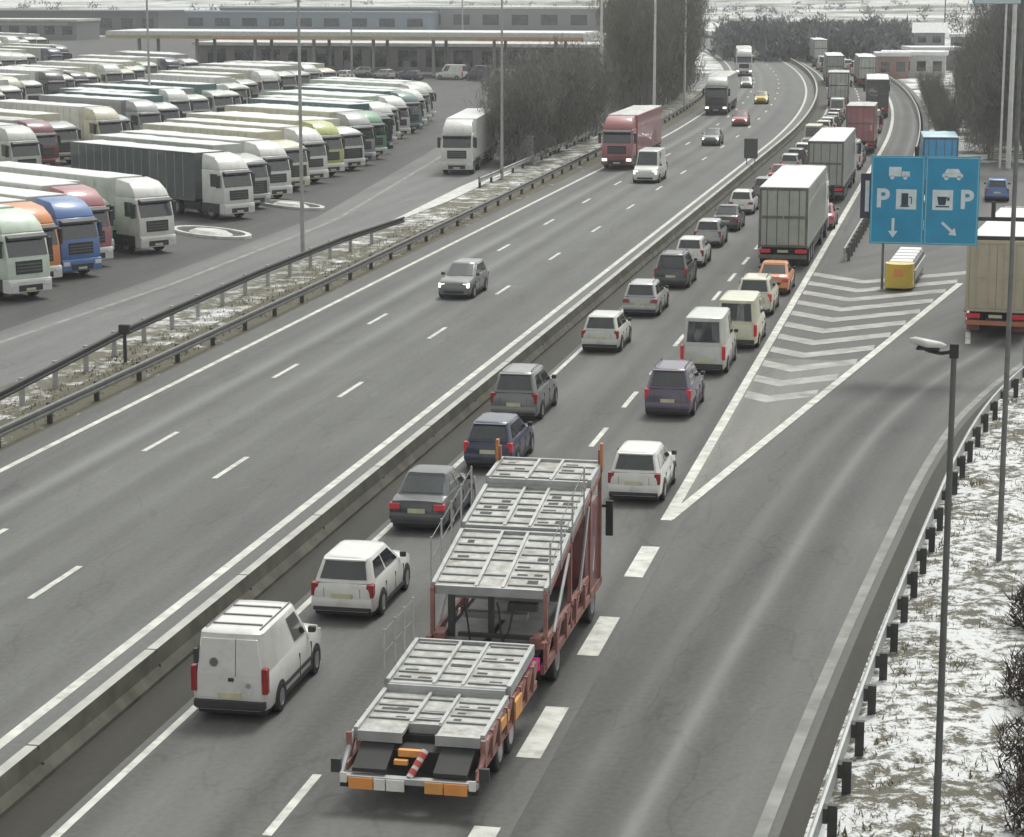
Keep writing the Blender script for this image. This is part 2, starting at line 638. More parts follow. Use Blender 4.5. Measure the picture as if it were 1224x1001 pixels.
# painted markings
def line(name, lat, s0, s1, width, m=M_PAINT, z=0.036, step=6, curve=True):
    f0 = (lambda s: lat(s) - width / 2) if callable(lat) else lat - width / 2
    f1 = (lambda s: lat(s) + width / 2) if callable(lat) else lat + width / 2
    return strip(name, f0, f1, s0, s1, z, m, step, curve)


def dashes(name, lat, s0, s1, dash, gap, width, phase, m=M_PAINT):
    mb = MB()
    s = phase
    while s > s0:
        s -= dash + gap
    while s < s1:
        if s > s0:
            a, b = lat - width / 2, lat + width / 2
            o0, o1 = off(s), off(s + dash)
            mb.face([(a + o0, s, 0.036), (b + o0, s, 0.036), (b + o1, s + dash, 0.036), (a + o1, s + dash, 0.036)])
        s += dash + gap
    tag(mb.build(name, m, fix=False), kind='structure')


line('edge_line', -27.5, 15, 640, 0.22)
line('edge_line', -17.5, 15, 640, 0.24)
line('lane_line', -14.65, 15, 640, 0.16)
dashes('lane_dashes', -21.05, 20, 600, 3, 10, 0.17, G(45, 718)[1])
dashes('lane_dashes', -24.4, 20, 600, 3, 10, 0.17, G(178, 541)[1])
dashes('lane_dashes', -11.2, 20, 600, 3, 3.5, 0.17, G(318, 1001)[1])
dashes('wide_dashes', -7.65, 15, 57, 3, 3.5, 0.46, G(630, 908)[1])
line('gore_line', -7.65, 57.6, 640, 0.3)
line('gore_line', lambda s: -7.60 + (s - 57.8) * 0.145, 57.7, 107, 0.3, z=0.040, step=4, curve=False)
line('ramp_edge_line', lambda s: smooth_edge(s), 15, 100, 0.24, M_PAINT_F, step=2, curve=False)
dashes('ramp_dashes', 0.0, 88, 96, 3, 3.5, 0.2, 89)
mbx = MB()
s = 75.0
while s < 108:
    xl, xr = -7.45, -7.75 + (s - 57.8) * 0.145
    if xr - xl > 0.4:
        xm = xl + (xr - xl) * 0.38
        xr = (-7.75 + 0.145 * (s - 57.8) - 0.1378 * xm) / (1 - 0.1378)
        for x0, x1 in ((xl, xm), (xr, xm)):
            dy = abs(x1 - x0) * 0.95
            mbx.face([(x0, s + dy, 0.036), (x1, s, 0.036), (x1, s + 1.25, 0.036), (x0, s + dy + 1.25, 0.036)])
    s += 3.1
strip('gore_surface', -7.5, lambda s: -7.7 + max(0.25, (s - 57.8) * 0.145), 60, 84, 0.033, asphalt_mat('asphalt_pale_worn', (0.19, 0.19, 0.175), 0.4, 0.0, 0, 31.0), 2, False)
tag(mbx.build('gore_hatching', M_PAINT_G, fix=False), kind='structure')
line('service_edge_line', lambda s: interp([(50, -38.6), (100, -36.7), (128, -37.0), (180, -42.4), (230, -48.5)], s), 45, 225, 0.3, M_PAINT_F, 0.026, 5, False)
# snow lying between motorway and service road
strip('snow_bank', lambda s: interp([(128, -33.6), (140, -34.1), (152, -34.6), (160, -34.6), (230, -35.6)], s), lambda s: interp([(128, -33.3), (140, -33.0), (152, -33.3), (160, -33.7), (230, -34.2)], s), 127, 232, 0.05, M_SNOW_DIRTY, 4)


# ------------------------------------------------------------------ barriers
def concrete_barrier():
    prof = [(-0.30, 0), (-0.30, 0.08), (-0.17, 0.26), (-0.11, 0.58), (0.11, 0.58), (0.17, 0.26), (0.30, 0.08), (0.30, 0)]
    mb = MB()
    rings = []
    s = 15
    while s < 640:
        rings.append([(-16.2 + dx + off(s), s, z + 0.024) for dx, z in prof])
        s += 6
    n = len(prof)
    for r in rings:
        mb.v += r
    for a in range(len(rings) - 1):
        for k in range(n - 1):
            mb.f.append((a * n + k, a * n + k + 1, (a + 1) * n + k + 1, (a + 1) * n + k))
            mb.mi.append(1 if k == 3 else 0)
    s = 18
    while s < 420:      # open joints between the cast lengths
        x = -16.2 + off(s)
        mb.box(x - 0.125, x + 0.125, s, s + 0.05, 0.3, 0.609, 2)
        mb.box(x - 0.2, x + 0.2, s, s + 0.05, 0.03, 0.3, 2)
        s += 6
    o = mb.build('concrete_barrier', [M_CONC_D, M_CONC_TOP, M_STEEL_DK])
    tag(o, 'long low concrete barrier curving between the two carriageways', 'barrier')


concrete_barrier()


def guardrail(name, pts_fn, s0, s1, label, side, spacing=2.0, height=0.75, mrail=M_GALV, mpost=M_GALV_D, rails=1, group=None):
    """W-profile rail along a curve; side = +1 when the posts stand to the right of it."""
    root = empty(name, (pts_fn(s0), s0, 0))
    tag(root, label, 'guardrail', group)
    x00 = pts_fn(s0)
    for r in range(rails):
        top = height - r * 0.42
        prof = [(0.0, 0), (-0.04, -0.03), (-0.04, -0.1), (0.03, -0.14), (0.03, -0.18), (-0.04, -0.22), (-0.04, -0.29), (0.0, -0.32), (0.05, -0.32), (0.05, 0)]
        mb = MB()
        rings = []
        n = int((s1 - s0) / 2)
        for i in range(n + 1):
            s = s0 + (s1 - s0) * i / n
            x = pts_fn(s)
            rings.append([(x + side * dx - x00, s - s0, top + dz) for dx, dz in prof])
        mb.loft(rings)
        mb.build('rail', mrail, root)
    pm = MB()
    pm.box(-0.08, 0.08, -0.06, 0.06, 0, height - 0.02)
    pm.box(-0.16 if side > 0 else 0.08, -0.08 if side > 0 else 0.16, -0.12, 0.12, height - 0.32, height - 0.06)
    first = None
    n = min(100, int((s1 - s0) / spacing))
    for i in range(n):
        s = s0 + 0.8 + i * spacing
        if first is None:
            first = p = pm.build('post', mpost, root)
        else:
            p = first.copy()
            COL.objects.link(p)
            p.parent = root
        p.location = (pts_fn(s) + side * 0.2 - x00, s - s0, 0)
    return root


guardrail('guardrail', lambda s: smooth_edge(s) + 1.0, 26, 92, 'steel guardrail with dark posts along the snowy verge right of the exit ramp', 1, 2.2, 0.75, M_GALV, M_STEEL_DK)
guardrail('guardrail', lambda s: -28.75 + off(s) - max(0, min(1, (s - 100) / 80)) * 0.9, 50, 300, 'low dull guardrail running along the outer edge of the left carriageway', -1, 4.0, 0.72, M_GALV_D, M_STEEL_DK)
RAILL = [(55, -30.2), (66, -30.6), (80, -31.6), (98, -32.0), (112, -31.9), (122, -31.2)]
guardrail('guardrail', lambda s: interp(RAILL, s), 55, 122, 'thin dark railing with pale posts between the service road and the snowy verge strip', -1, 3.4, 1.0, M_STEEL_DK, M_GALV, 1)
guardrail('guardrail', lambda s: interp([(150, -33.0), (200, -33.6), (300, -34)], s) + off(s), 150, 300, 'snow-edged guardrail at the foot of the dark thicket', -1, 4.0, 0.75, M_GALV, M_STEEL_DK)
guardrail('guardrail', lambda s: -4.6 + off(s) - (s - 175) * 0.008, 175, 330, 'pale guardrail curving along the far shoulder left of the bare right-hand trees', 1, 4.0, 0.75, M_GALV, M_STEEL_DK)
guardrail('guardrail', lambda s: -6.3 + (s - 114) * 0.01, 114, 152, 'guardrail leading back from the crash cushion on the gore', 1, 2.0, 0.75)


# ------------------------------------------------------------------ cars
def wheel(root, x, y, r, wdt, side, truck=False):
    mb = MB()
    x0, x1 = x - wdt / 2, x + wdt / 2
    n = 18
    rings = []
    for xx, rr in ((x0, r * 0.62), (x0, r * 0.93), (x0 + 0.03, r), (x1 - 0.03, r), (x1, r * 0.93), (x1, r * 0.62)):
        rings.append([(xx, y + rr * math.cos(2 * math.pi * k / n), r + rr * math.sin(2 * math.pi * k / n)) for k in range(n)])
    mb.loft(rings)
    t = mb.build('wheel', M_RUBBER, root, smooth=40)
    mr = MB()
    xo = x1 if side > 0 else x0
    s = 1 if side > 0 else -1
    rr = r * 0.6
    rings = [[(xo + s * d, y + q * math.cos(2 * math.pi * k / n), r + q * math.sin(2 * math.pi * k / n)) for k in range(n)] for d, q in ((0.004, rr), (0.012, rr * 0.85), (-0.03, rr * 0.7), (0.0, rr * 0.25))]
    mr.loft(rings)
    mr.build('rim', M_RIM, t, smooth=40)


def car_builder(L=4.3, W=1.72, H=1.46, belt=0.93, hood=0.92, rb=-0.47, rt=-0.40, ft=0.02, fb=0.24, van=False, rails=False, lit=False, brake=False, side_glass=True, rear_glass=True, nose=0.72, tl='wide'):
    """rb/rt/ft/fb: greenhouse rear base, rear top, front top, front base as fractions of the length (front = +y)."""
    def build():
        root = empty('car')
        hw = W / 2
        yt0, wt = rt * L, hw * (0.80 if van else 0.72)
        g = 0.20
        mb = MB()
        st = []
        rear_h = belt - (0.02 if van else 0.05)
        ys = [(-0.5, 0.86, rear_h - 0.1), (-0.485, 0.95, rear_h), (-0.40, 0.99, belt), (-0.2, 1.0, belt), (0.05, 1.0, belt), (fb, 0.995, belt), (0.36, 0.98, hood - 0.03), (0.45, 0.93, hood - 0.09), (0.485, 0.86, hood * nose + 0.08), (0.5, 0.74, hood * nose - 0.04)]
        for fy, fw, zt in ys:
            y, a = fy * L, hw * fw
            zb = g + (0.05 if abs(fy) > 0.44 else 0)
            ring = [(-a * 0.9, zb), (-a * 0.985, zb + 0.1), (-a, zb + (zt - zb) * 0.55), (-a * 0.965, zb + (zt - zb) * 0.82), (-a * 0.90, zt - 0.012), (-a * 0.5, zt + 0.012), (0, zt + 0.02)]
            ring = ring + [(-x, z) for x, z in reversed(ring[:-1])]
            st.append([(x, y, z) for x, z in ring])
        mb.loft(st)
        # greenhouse
        yb0, yt0, yt1, yb1 = rb * L, rt * L, ft * L, fb * L
        ww, wt = hw * 0.90, hw * (0.80 if van else 0.72)

        def gring(t):
            ya, yb = yb0 + (yt0 - yb0) * t, yb1 + (yt1 - yb1) * t
            a = ww + (wt - ww) * t
            z = belt - 0.02 + (H - 0.05 - belt + 0.02) * t
            c = 0.16
            return [(-a, ya + c, z), (-a, yb - c * 1.6, z), (-a * 0.9, yb - 0.05, z), (-a * 0.45, yb, z), (a * 0.45, yb, z), (a * 0.9, yb - 0.05, z), (a, yb - c * 1.6, z), (a, ya + c, z), (a * 0.9, ya + 0.03, z), (a * 0.45, ya, z), (-a * 0.45, ya, z), (-a * 0.9, ya + 0.03, z)]
        rings = [gring(0), gring(0.5), gring(1.0)]
        top = gring(1.0)
        cy = (yt0 + yt1) / 2
        for k, dz in ((0.93, 0.035), (0.7, 0.05)):
            rings.append([(x * k, cy + (y - cy) * (k + 0.03 if k > 0.9 else k + 0.05), H - 0.05 + dz) for x, y, z in top])
        mb.loft(rings)
        mb.box(-hw * 0.86, hw * 0.86, -L * 0.47, L * 0.46, 0.14, 0.24, 1)
        for sx in (-1, 1):     # door gaps, sill trim and handles
            for fy in ((-0.2, 0.03, 0.235) if side_glass else (0.03, 0.235)):
                a, b = sorted((sx * hw * 0.97, sx * (hw + 0.003)))
                mb.box(a, b, fy * L, fy * L + 0.018, 0.34, belt * 0.8, 1)
            a, b = sorted((sx * hw * 0.9, sx * (hw + 0.006)))
            mb.box(a, b, -0.22 * L, 0.24 * L, 0.22, 0.32, 1)
        if not van:
            mb.prism([(-0.514 * L, 0.37), (-0.517 * L, 0.48), (-0.508 * L, 0.56), (-0.47 * L, 0.57), (-0.47 * L, 0.36)], -hw * 0.92, hw * 0.92)
            mb.box(-hw * 0.34, hw * 0.34, -0.5005 * L, -0.47 * L, 0.60, 0.615, 1)
            if rb < -0.42:     # tailgate spoiler and wiper
                mb.prism([(yt0 - 0.09, H - 0.075), (yt0 - 0.09, H - 0.05), (yt0 + 0.2, H - 0.012), (yt0 + 0.2, H - 0.07)], -wt * 0.9, wt * 0.9)
        for sx in (-1, 1):     # shut lines of the tailgate or boot lid
            a, b = sorted((sx * hw * 0.545, sx * hw * 0.56))
            if not van:
                mb.box(a, b, -0.5005 * L, -0.47 * L, 0.58, belt * 0.86, 1)
        for sx in (-1, 1):
            for wy in (-0.295, 0.315):
                n = 14
                cyx = [(wy * L + 0.37 * math.cos(math.pi * k / n), 0.3 + 0.37 * math.sin(math.pi * k / n)) for k in range(n + 1)] + [(wy * L - 0.36, 0.2), (wy * L + 0.36, 0.2)]
                xo = sx * (hw + 0.004)
                xi = sx * (hw - 0.14)
                mb.loft([[(xi, y, z) for y, z in cyx], [(xo, y, z) for y, z in cyx]], 1)
        mb.build('body', [P_SILVER, M_UNDER], root, smooth=38)

        # glass, proud of the pillars by a few millimetres
        def sheet(name, quads):
            q = MB()
            for pts in quads:
                pts = [Vector(p) for p in pts]
                nn = (pts[1] - pts[0]).cross(pts[-1] - pts[0]).normalized()
                c = sum(pts, Vector()) / len(pts)
                if nn.dot(c - Vector((0, cy, belt - 0.2))) < 0:
                    nn = -nn
                q.loft([[p - nn * 0.02 for p in pts], [p + nn * 0.012 for p in pts]])
            return q.build(name, M_GLASS, root)

        def onface(front, u, t):
            ya = (yb1 + (yt1 - yb1) * t) if front else (yb0 + (yt0 - yb0) * t)
            a = ww + (wt - ww) * t
            z = belt - 0.02 + (H - 0.03 - belt) * t
            bow = 0.05 * max(0, (abs(u) - 0.45) / 0.45) * (-1 if front else 1) * (1 if front else 0.6)
            return (u * a, ya + bow, z)
        f = []
        for u0, u1 in ((-0.86, -0.45), (-0.45, 0.45), (0.45, 0.86)):
            f.append([onface(True, u0, 0.08), onface(True, u1, 0.08), onface(True, u1, 0.94), onface(True, u0, 0.94)])
        sheet('windscreen', f)
        if rear_glass:
            f = []
            for u0, u1 in ((-0.82, -0.45), (-0.45, 0.45), (0.45, 0.82)):
                f.append([onface(False, u0, 0.14), onface(False, u1, 0.14), onface(False, u1, 0.88), onface(False, u0, 0.88)])
            sheet('rear_window', f)

        def onside(sx, v, t):
            ya, yb = yb0 + (yt0 - yb0) * t + 0.18, yb1 + (yt1 - yb1) * t - 0.28
            a = ww + (wt - ww) * t
            return (sx * a, ya + (yb - ya) * v, belt - 0.02 + (H - 0.03 - belt) * t)
        spans = ((0.06, 0.46), (0.52, 0.97)) if side_glass else ((0.70, 0.97),)
        for sx in (-1, 1):
            sheet('side_window', [[onside(sx, a, 0.12), onside(sx, b, 0.12), onside(sx, b, 0.86), onside(sx, a, 0.86)] for a, b in spans])
        for sx in (-1, 1):
            for wy in (-0.295, 0.315):
                wheel(root, sx * (hw - 0.085), wy * L, 0.31, 0.2, sx)
            h = MB()
            h.prism([(0.452 * L, hood * 0.60), (0.497 * L, hood * 0.60), (0.488 * L, hood * 0.80), (0.44 * L, hood * 0.84)], sx * hw * 0.52, sx * hw * 0.885)
            h.build('headlight', M_LAMP_ON if lit else M_LAMP, root, bevel=0.015)
            t = MB()
            if van:
                t.box(min(sx * hw * 0.84, sx * hw * 0.985), max(sx * hw * 0.84, sx * hw * 0.985), -0.508 * L, -0.47 * L, 0.62, 1.15)
            else:
                a, b = (0.58, 0.95) if tl == 'wide' else (0.74, 0.955)
                z0, z1 = (0.70, 0.88) if tl == 'wide' else (0.64, 0.97)
                a, b = sorted((sx * hw * a, sx * hw * b))
                yt = -0.503 * L if tl == 'wide' else -0.499 * L
                t.loft([[(a, yt + 0.03 * (sx > 0) * 0, belt * z0), (b, yt, belt * z0), (b, -0.44 * L, belt * z0), (a, -0.44 * L, belt * z0)],
                        [(a, yt + 0.02, belt * z1), (b, yt + 0.02, belt * z1), (b, -0.44 * L, belt * z1), (a, -0.44 * L, belt * z1)]])
            t.build('tail_light', M_BRAKE if brake else M_TAIL, root, bevel=0.02)
            mi = MB()
            mi.box(sx * hw * 0.93 if sx > 0 else sx * hw * 1.12, sx * hw * 1.12 if sx > 0 else sx * hw * 0.93, (fb - 0.075) * L, (fb - 0.045) * L, belt + 0.02, belt + 0.15)
            mi.build('mirror', M_PLASTIC, root, bevel=0.02)
        b = MB()
        b.prism([(-0.512 * L, 0.27), (-0.48 * L, 0.25), (-0.48 * L, 0.47), (-0.508 * L, 0.45)], -hw * 0.88, hw * 0.88)
        b.build('rear_bumper', M_PLASTIC, root, bevel=0.02)
        b = MB()
        b.prism([(0.507 * L, 0.30), (0.47 * L, 0.25), (0.47 * L, 0.44), (0.507 * L, 0.42)], -hw * 0.6, hw * 0.6)
        b.build('grille', M_PLASTIC, root, bevel=0.02)
        p = MB()
        zz = 0.62 if not van else 0.56
        p.box(-0.26, 0.26, -0.508 * L, -0.49 * L, zz - 0.06, zz + 0.06)
        p.build('number_plate', M_PLATE, root)
        if rails:
            for sx in (-1, 1):
                q = MB()
                q.tube([(sx * wt * 0.86, yt0 + 0.15, H), (sx * wt * 0.86, yt0 + 0.25, H + 0.06), (sx * wt * 0.86, yt1 - 0.3, H + 0.06), (sx * wt * 0.86, yt1 - 0.15, H)], 0.018)
                q.build('roof_rail', M_STEEL_DK, root)
        return root
    return build


B_HATCH = car_builder(4.1, 1.70, 1.47, 0.93, 0.93, -0.475, -0.40, 0.05, 0.26, tl='corner')
B_SEDAN = car_builder(4.6, 1.74, 1.43, 0.92, 0.90, -0.36, -0.22, 0.04, 0.22)
B_ESTATE = car_builder(4.7, 1.74, 1.47, 0.93, 0.91, -0.475, -0.41, 0.02, 0.22, rails=True)
B_SUV = car_builder(4.6, 1.80, 1.66, 1.03, 1.02, -0.475, -0.41, 0.06, 0.25, rails=True, tl='corner')
B_SUV_B = car_builder(4.6, 1.80, 1.66, 1.03, 1.02, -0.475, -0.41, 0.06, 0.25, rails=True, brake=True, tl='corner')
B_HATCH_B = car_builder(4.1, 1.70, 1.47, 0.93, 0.93, -0.475, -0.40, 0.05, 0.26, brake=True, tl='corner')
B_SEDAN_B = car_builder(4.6, 1.74, 1.43, 0.92, 0.90, -0.36, -0.22, 0.04, 0.22, brake=True)
B_SEDAN_LIT = car_builder(4.6, 1.74, 1.43, 0.92, 0.90, -0.36, -0.22, 0.04, 0.22, lit=True)
B_ESTATE_LIT = car_builder(4.7, 1.78, 1.5, 0.95, 0.93, -0.475, -0.41, 0.02, 0.22, lit=True)
B_VAN_LIT = car_builder(5.0, 1.86, 2.2, 1.15, 1.08, -0.49, -0.475, 0.19, 0.33, van=True, side_glass=False, rear_glass=False, lit=True)
B_VAN = car_builder(4.9, 1.86, 2.25, 1.15, 1.08, -0.49, -0.475, 0.17, 0.32, van=True, side_glass=False, brake=True)


# the near white panel van, with doors, seams and grime seen close up
def small_van():
    root = car_builder(4.5, 1.74, 1.86, 1.02, 1.02, -0.49, -0.472, 0.10, 0.29, van=True, side_glass=False, rear_glass=False, nose=0.74)()
    for ch in root.children:
        if ch.name.startswith('body'):
            ch.material_slots[0].link = 'OBJECT'
            ch.material_slots[0].material = P_WHITE
    yb = -0.5 * 4.5

    def box(name, m, *a, bevel=0.0, par=root):
        q = MB()
        q.box(*a)
        return q.build(name, m, par, bevel=bevel)
    # two rear door leaves standing a finger proud, seam left open between them
    def leaf(name, x0, x1, xt0, xt1):
        q = MB()
        yy = lambda z: -0.4985 * 4.5 + max(0, z - 1.0) * 0.1
        pr = [(0.50, x0, x1), (1.0, x0, x1), (1.72, xt0, xt1)]
        q.loft([[(a, yy(z) - 0.02, z), (b, yy(z) - 0.02, z), (b, yy(z) + 0.12, z), (a, yy(z) + 0.12, z)] for z, a, b in pr])
        return q.build(name, P_WHITE, root, bevel=0.012)
    d = leaf('rear_door', -0.72, 0.13, -0.62, 0.13)
    box('handle', M_PLASTIC, -0.02, 0.10, yb - 0.04, yb - 0.005, 0.86, 0.93, par=d)
    q = MB()
    q.cyl((-0.34, yb - 0.02, 1.24), (-0.34, yb + 0.05, 1.24), 0.09, n=14)
    q.build('badge', M_GALV_D, d)
    d2 = leaf('rear_door', 0.15, 0.72, 0.15, 0.62)
    q = MB()
    q.cyl((0.42, yb - 0.02, 0.78), (0.42, yb + 0.05, 0.78), 0.06, n=14)
    q.build('badge', M_GALV, d2)
    box('rear_step', M_PLASTIC, -0.8, 0.8, yb - 0.06, yb + 0.1, 0.30, 0.46, bevel=0.02)
    for sx in (-1, 1):
        q = MB()
        q.box(min(sx * 0.83, sx * 0.875), max(sx * 0.83, sx * 0.875), -1.6, 1.2, 0.42, 0.52)
        q.build('side_moulding', M_PLASTIC, root, bevel=0.01)
        q = MB()
        q.tube([(sx * 0.6, -1.9, 1.87), (sx * 0.6, 0.3, 1.87)], 0.016)
        q.build('roof_rail', M_GALV_D, root)
    for y in (-1.6, -0.9, -0.2):
        q = MB()
        q.box(-0.55, 0.55, y, y + 0.06, 1.858, 1.885)
        q.build('roof_rib', M_GALV_D, root)
    q = MB()
    q.box(-0.78, -0.70, yb - 0.035, yb + 0.1, 1.2, 1.5)
    q.build('hinge', M_PLASTIC, root)
    return root


# ------------------------------------------------------------------ lorries
def semi(trailer=True, rigid=False, rear='doors', snow=True, length=16.0, lit=False, low=False):
    """Articulated or rigid lorry, front bumper at y = 0, heading +y."""
    def build():
        root = empty('truck')
        W = 1.2
        mb = MB()
        prof = [(-0.04, 0.95), (-0.02, 1.25), (-0.06, 1.90), (-0.32, 2.85), (-0.45, 3.0), (-2.2, 3.0), (-2.2, 0.95)]
        fy, fz = (0.55, 0.42) if low else (0.0, 1.0)   # low variant: roof spoiler well below the trailer top
        mb.prism(prof, -W, W)
        cab = mb.build('cab', P_WHITE, root, bevel=0.06, smooth=35)
        d = MB()
        d.loft([[(-W * 0.97, -0.42, 3.0), (W * 0.97, -0.42, 3.0), (W * 0.97, -2.2, 3.0), (-W * 0.97, -2.2, 3.0)],
                [(-W * 0.94, -0.62 - fy * 0.3, 3 + 0.35 * fz), (W * 0.94, -0.62 - fy * 0.3, 3 + 0.35 * fz), (W * 0.96, -2.2, 3 + 0.5 * fz), (-W * 0.96, -2.2, 3 + 0.5 * fz)],
                [(-W * 0.86, -1.1 - fy * 0.6, 3 + 0.75 * fz), (W * 0.86, -1.1 - fy * 0.6, 3 + 0.75 * fz), (W * 0.9, -2.2, 3 + 0.92 * fz), (-W * 0.9, -2.2, 3 + 0.92 * fz)]])
        d.build('roof_fairing', P_WHITE, root, bevel=0.05, smooth=40)

        def front(y0, z0, y1, z1, x0, x1, dep=0.02):
            q = MB()
            dy, dz = y1 - y0, z1 - z0
            nn = Vector((0, dz, -dy)).normalized() * dep
            pts = [Vector((x0, y0, z0)), Vector((x1, y0, z0)), Vector((x1, y1, z1)), Vector((x0, y1, z1))]
            q.loft([[p - nn for p in pts], [p + nn for p in pts]])
            return q
        front(-0.075, 1.97, -0.30, 2.78, -W * 0.9, W * 0.9).build('windscreen', M_GLASS, cab)
        q = MB()
        q.prism([(-0.27, 2.80), (0.02, 2.72), (0.0, 2.84), (-0.3, 2.95)], -W * 0.92, W * 0.92)
        q.build('sun_visor', M_PLASTIC, cab, bevel=0.02)
        gr = front(-0.03, 1.0 if low else 1.2, -0.055, 1.78, -W * (0.8 if low else 0.62), W * (0.8 if low else 0.62), 0.03).build('grille', M_PLASTIC, cab)
        q = MB()
        for z in ((1.1, 1.24, 1.38, 1.52, 1.66) if low else (1.32, 1.46, 1.60)):
            q.box(-W * 0.58, W * 0.58, -0.02, 0.012, z, z + 0.05)
        q.build('grille_slats', M_GALV_D, gr)
        q = MB()
        q.prism([(0.05, 0.38), (0.06, 0.9), (0.0, 0.98), (-0.5, 0.98), (-0.5, 0.38)], -W * 1.01, W * 1.01)
        bp = q.build('bumper', P_WHITE, cab, bevel=0.04)
        q = MB()
        q.box(-W * 0.55, W * 0.55, 0.0, 0.075, 0.45, 0.72)
        q.build('air_intake', M_PLASTIC, bp)
        q = MB()
        q.box(-0.26, 0.26, 0.05, 0.085, 0.47, 0.58)
        q.build('number_plate', M_PLATE, bp)
        for sx in (-1, 1):
            q = MB()
            a, b = sorted((sx * W * 0.64, sx * W * 0.97))
            q.box(a, b, 0.0, 0.078, 0.66, 0.86)
            q.build('headlight', M_LAMP_ON if lit else M_LAMP, cab, bevel=0.02)
            q = MB()
            q.prism([(-0.42, 1.98), (-1.35, 1.98), (-1.35, 2.75), (-0.62, 2.75)], sx * (W - 0.03), sx * (W + 0.008))
            q.build('side_window', M_GLASS, cab)
            q = MB()
            a, b = sorted((sx * (W + 0.1), sx * (W + 0.32)))
            q.box(a, b, -0.42, -0.24, 1.95, 2.72)
            a, b = sorted((sx * (W - 0.02), sx * (W + 0.12)))
            q.box(a, b, -0.4, -0.32, 2.58, 2.66)
            q.build('mirror', M_PLASTIC, cab, bevel=0.03)
            q = MB()
            a, b = sorted((sx * W * 0.7, sx * W * 1.0))
            q.box(a, b, -2.25, -0.5, 0.42, 0.98)
            q.build('side_step', M_PLASTIC, cab)
            for wy in ((-1.35,) if not rigid else (-1.35,)):
                wheel(root, sx * (W - 0.17), wy, 0.5, 0.32, sx, True)
        ch = MB()
        end = -length
        ch.box(-0.45, 0.45, end + 0.4, -2.0, 0.7, 0.98)
        if trailer:
            ch.box(-W * 0.95, W * 0.95, -4.1, -2.45, 0.5, 0.95)
        ch.build('chassis', M_UNDER, root)
        axles = (-length + 1.9, -length + 3.2, -length + 4.5, -4.9) if trailer else (-length + 2.3,)
        for ay in axles:
            for sx in (-1, 1):
                wheel(root, sx * (W - 0.2), ay, 0.5, 0.36, sx, True)
        y0 = -2.85 if trailer else -2.4
        t = MB()
        t.box(-W * 1.01, W * 1.01, end, y0, 1.08, 3.92)
        tr = t.build('trailer' if trailer else 'cargo_box', P_WHITE, root, bevel=0.03)
        # curtain folds / panel seams and the lower rail
        for sx in (-1, 1):
            q = MB()
            y = end + 0.9
            while y < y0 - 0.4:
                a, b = sorted((sx * W * 1.0, sx * (W * 1.01 + 0.012)))
                q.box(a, b, y, y + 0.05, 1.2, 3.8)
                y += 0.85
            q.build('side_seams', P_SILVER, tr)
            q = MB()
            a, b = sorted((sx * W * 0.96, sx * (W * 1.01 + 0.02)))
            q.box(a, b, end + 0.05, y0 - 0.05, 0.98, 1.12)
            q.build('side_rail', M_GALV_D, tr)
            q = MB()
            a, b = sorted((sx * W * 0.9, sx * W * 0.96))
            for z in (0.5, 0.72):
                q.box(a, b, end + 5.3 if trailer else end + 3.2, y0 - (2.4 if trailer else 0.6), z, z + 0.1)
            q.build('side_guard', M_GALV_D, root)
        # rear
        fr = MB()
        for x0, x1, z0, z1 in ((-W * 1.0, -W * 0.9, 1.05, 3.9), (W * 0.9, W * 1.0, 1.05, 3.9), (-W * 0.9, W * 0.9, 3.76, 3.9), (-W * 0.9, W * 0.9, 1.05, 1.16)):
            fr.box(x0, x1, end - 0.03, end + 0.05, z0, z1)
        fr.build('rear_frame', M_GALV_D, tr)
        for x0, x1 in ((-W * 0.885, -0.012), (0.012, W * 0.885)):
            q = MB()
            q.box(x0, x1, end - 0.02, end + 0.04, 1.18, 3.74)
            dr = q.build('rear_door', P_WHITE, tr)
            q = MB()
            for fx in (0.25, 0.72):
                x = x0 + (x1 - x0) * fx
                q.cyl((x, end - 0.04, 1.1), (x, end - 0.04, 3.82), 0.022, n=6)
            q.box(x0 + 0.02, x1 - 0.02, end - 0.05, end - 0.02, 2.42, 2.56)
            q.build('lock_bar', M_GALV_D, dr)
        q = MB()
        q.box(-W * 0.98, W * 0.98, end + 0.02, end + 0.14, 0.5, 0.68)
        q.build('rear_underrun_bar', M_GALV_D, root)
        for sx in (-1, 1):
            q = MB()
            a, b = sorted((sx * W * 0.5, sx * W * 0.97))
            q.box(a, b, end - 0.012, end + 0.09, 0.78, 0.96)
            q.build('tail_light', M_BRAKE, root, bevel=0.015)
            q = MB()
            a, b = sorted((sx * W * 0.55, sx * W * 0.97))
            q.box(a, b, end + 0.55, end + 0.58, 0.2, 0.78)
            q.build('mud_flap', M_RUBBER, root)
        q = MB()
        q.box(-0.26, 0.26, end - 0.012, end + 0.07, 0.8, 0.92)
        q.build('number_plate', M_PLATE, root)
        if snow:
            rnd = random.Random(11)
            q = MB()
            nx, ny = 6, int((y0 - end) / 0.8)
            for j in range(ny + 1):
                for i in range(nx + 1):
                    e = 1 if 0 < i < nx and 0 < j < ny else 0
                    q.v.append(((-1 + 2 * i / nx) * W * 0.98, end + 0.04 + (y0 - end - 0.08) * j / ny, 3.925 + e * rnd.uniform(0.03, 0.09)))
            for j in range(ny):
                for i in range(nx):
                    a = j * (nx + 1) + i
                    q.f.append((a, a + 1, a + nx + 2, a + nx + 1))
                    q.mi.append(0)
            q.build('roof_snow', M_SNOW, tr, smooth=60, fix=False)
        return root
    return build


B_SEMI = semi()
B_RIGID = semi(False, True, length=8.2)
B_SEMI_LIT = semi(lit=True)
B_SEMI_LOW = semi(low=True)


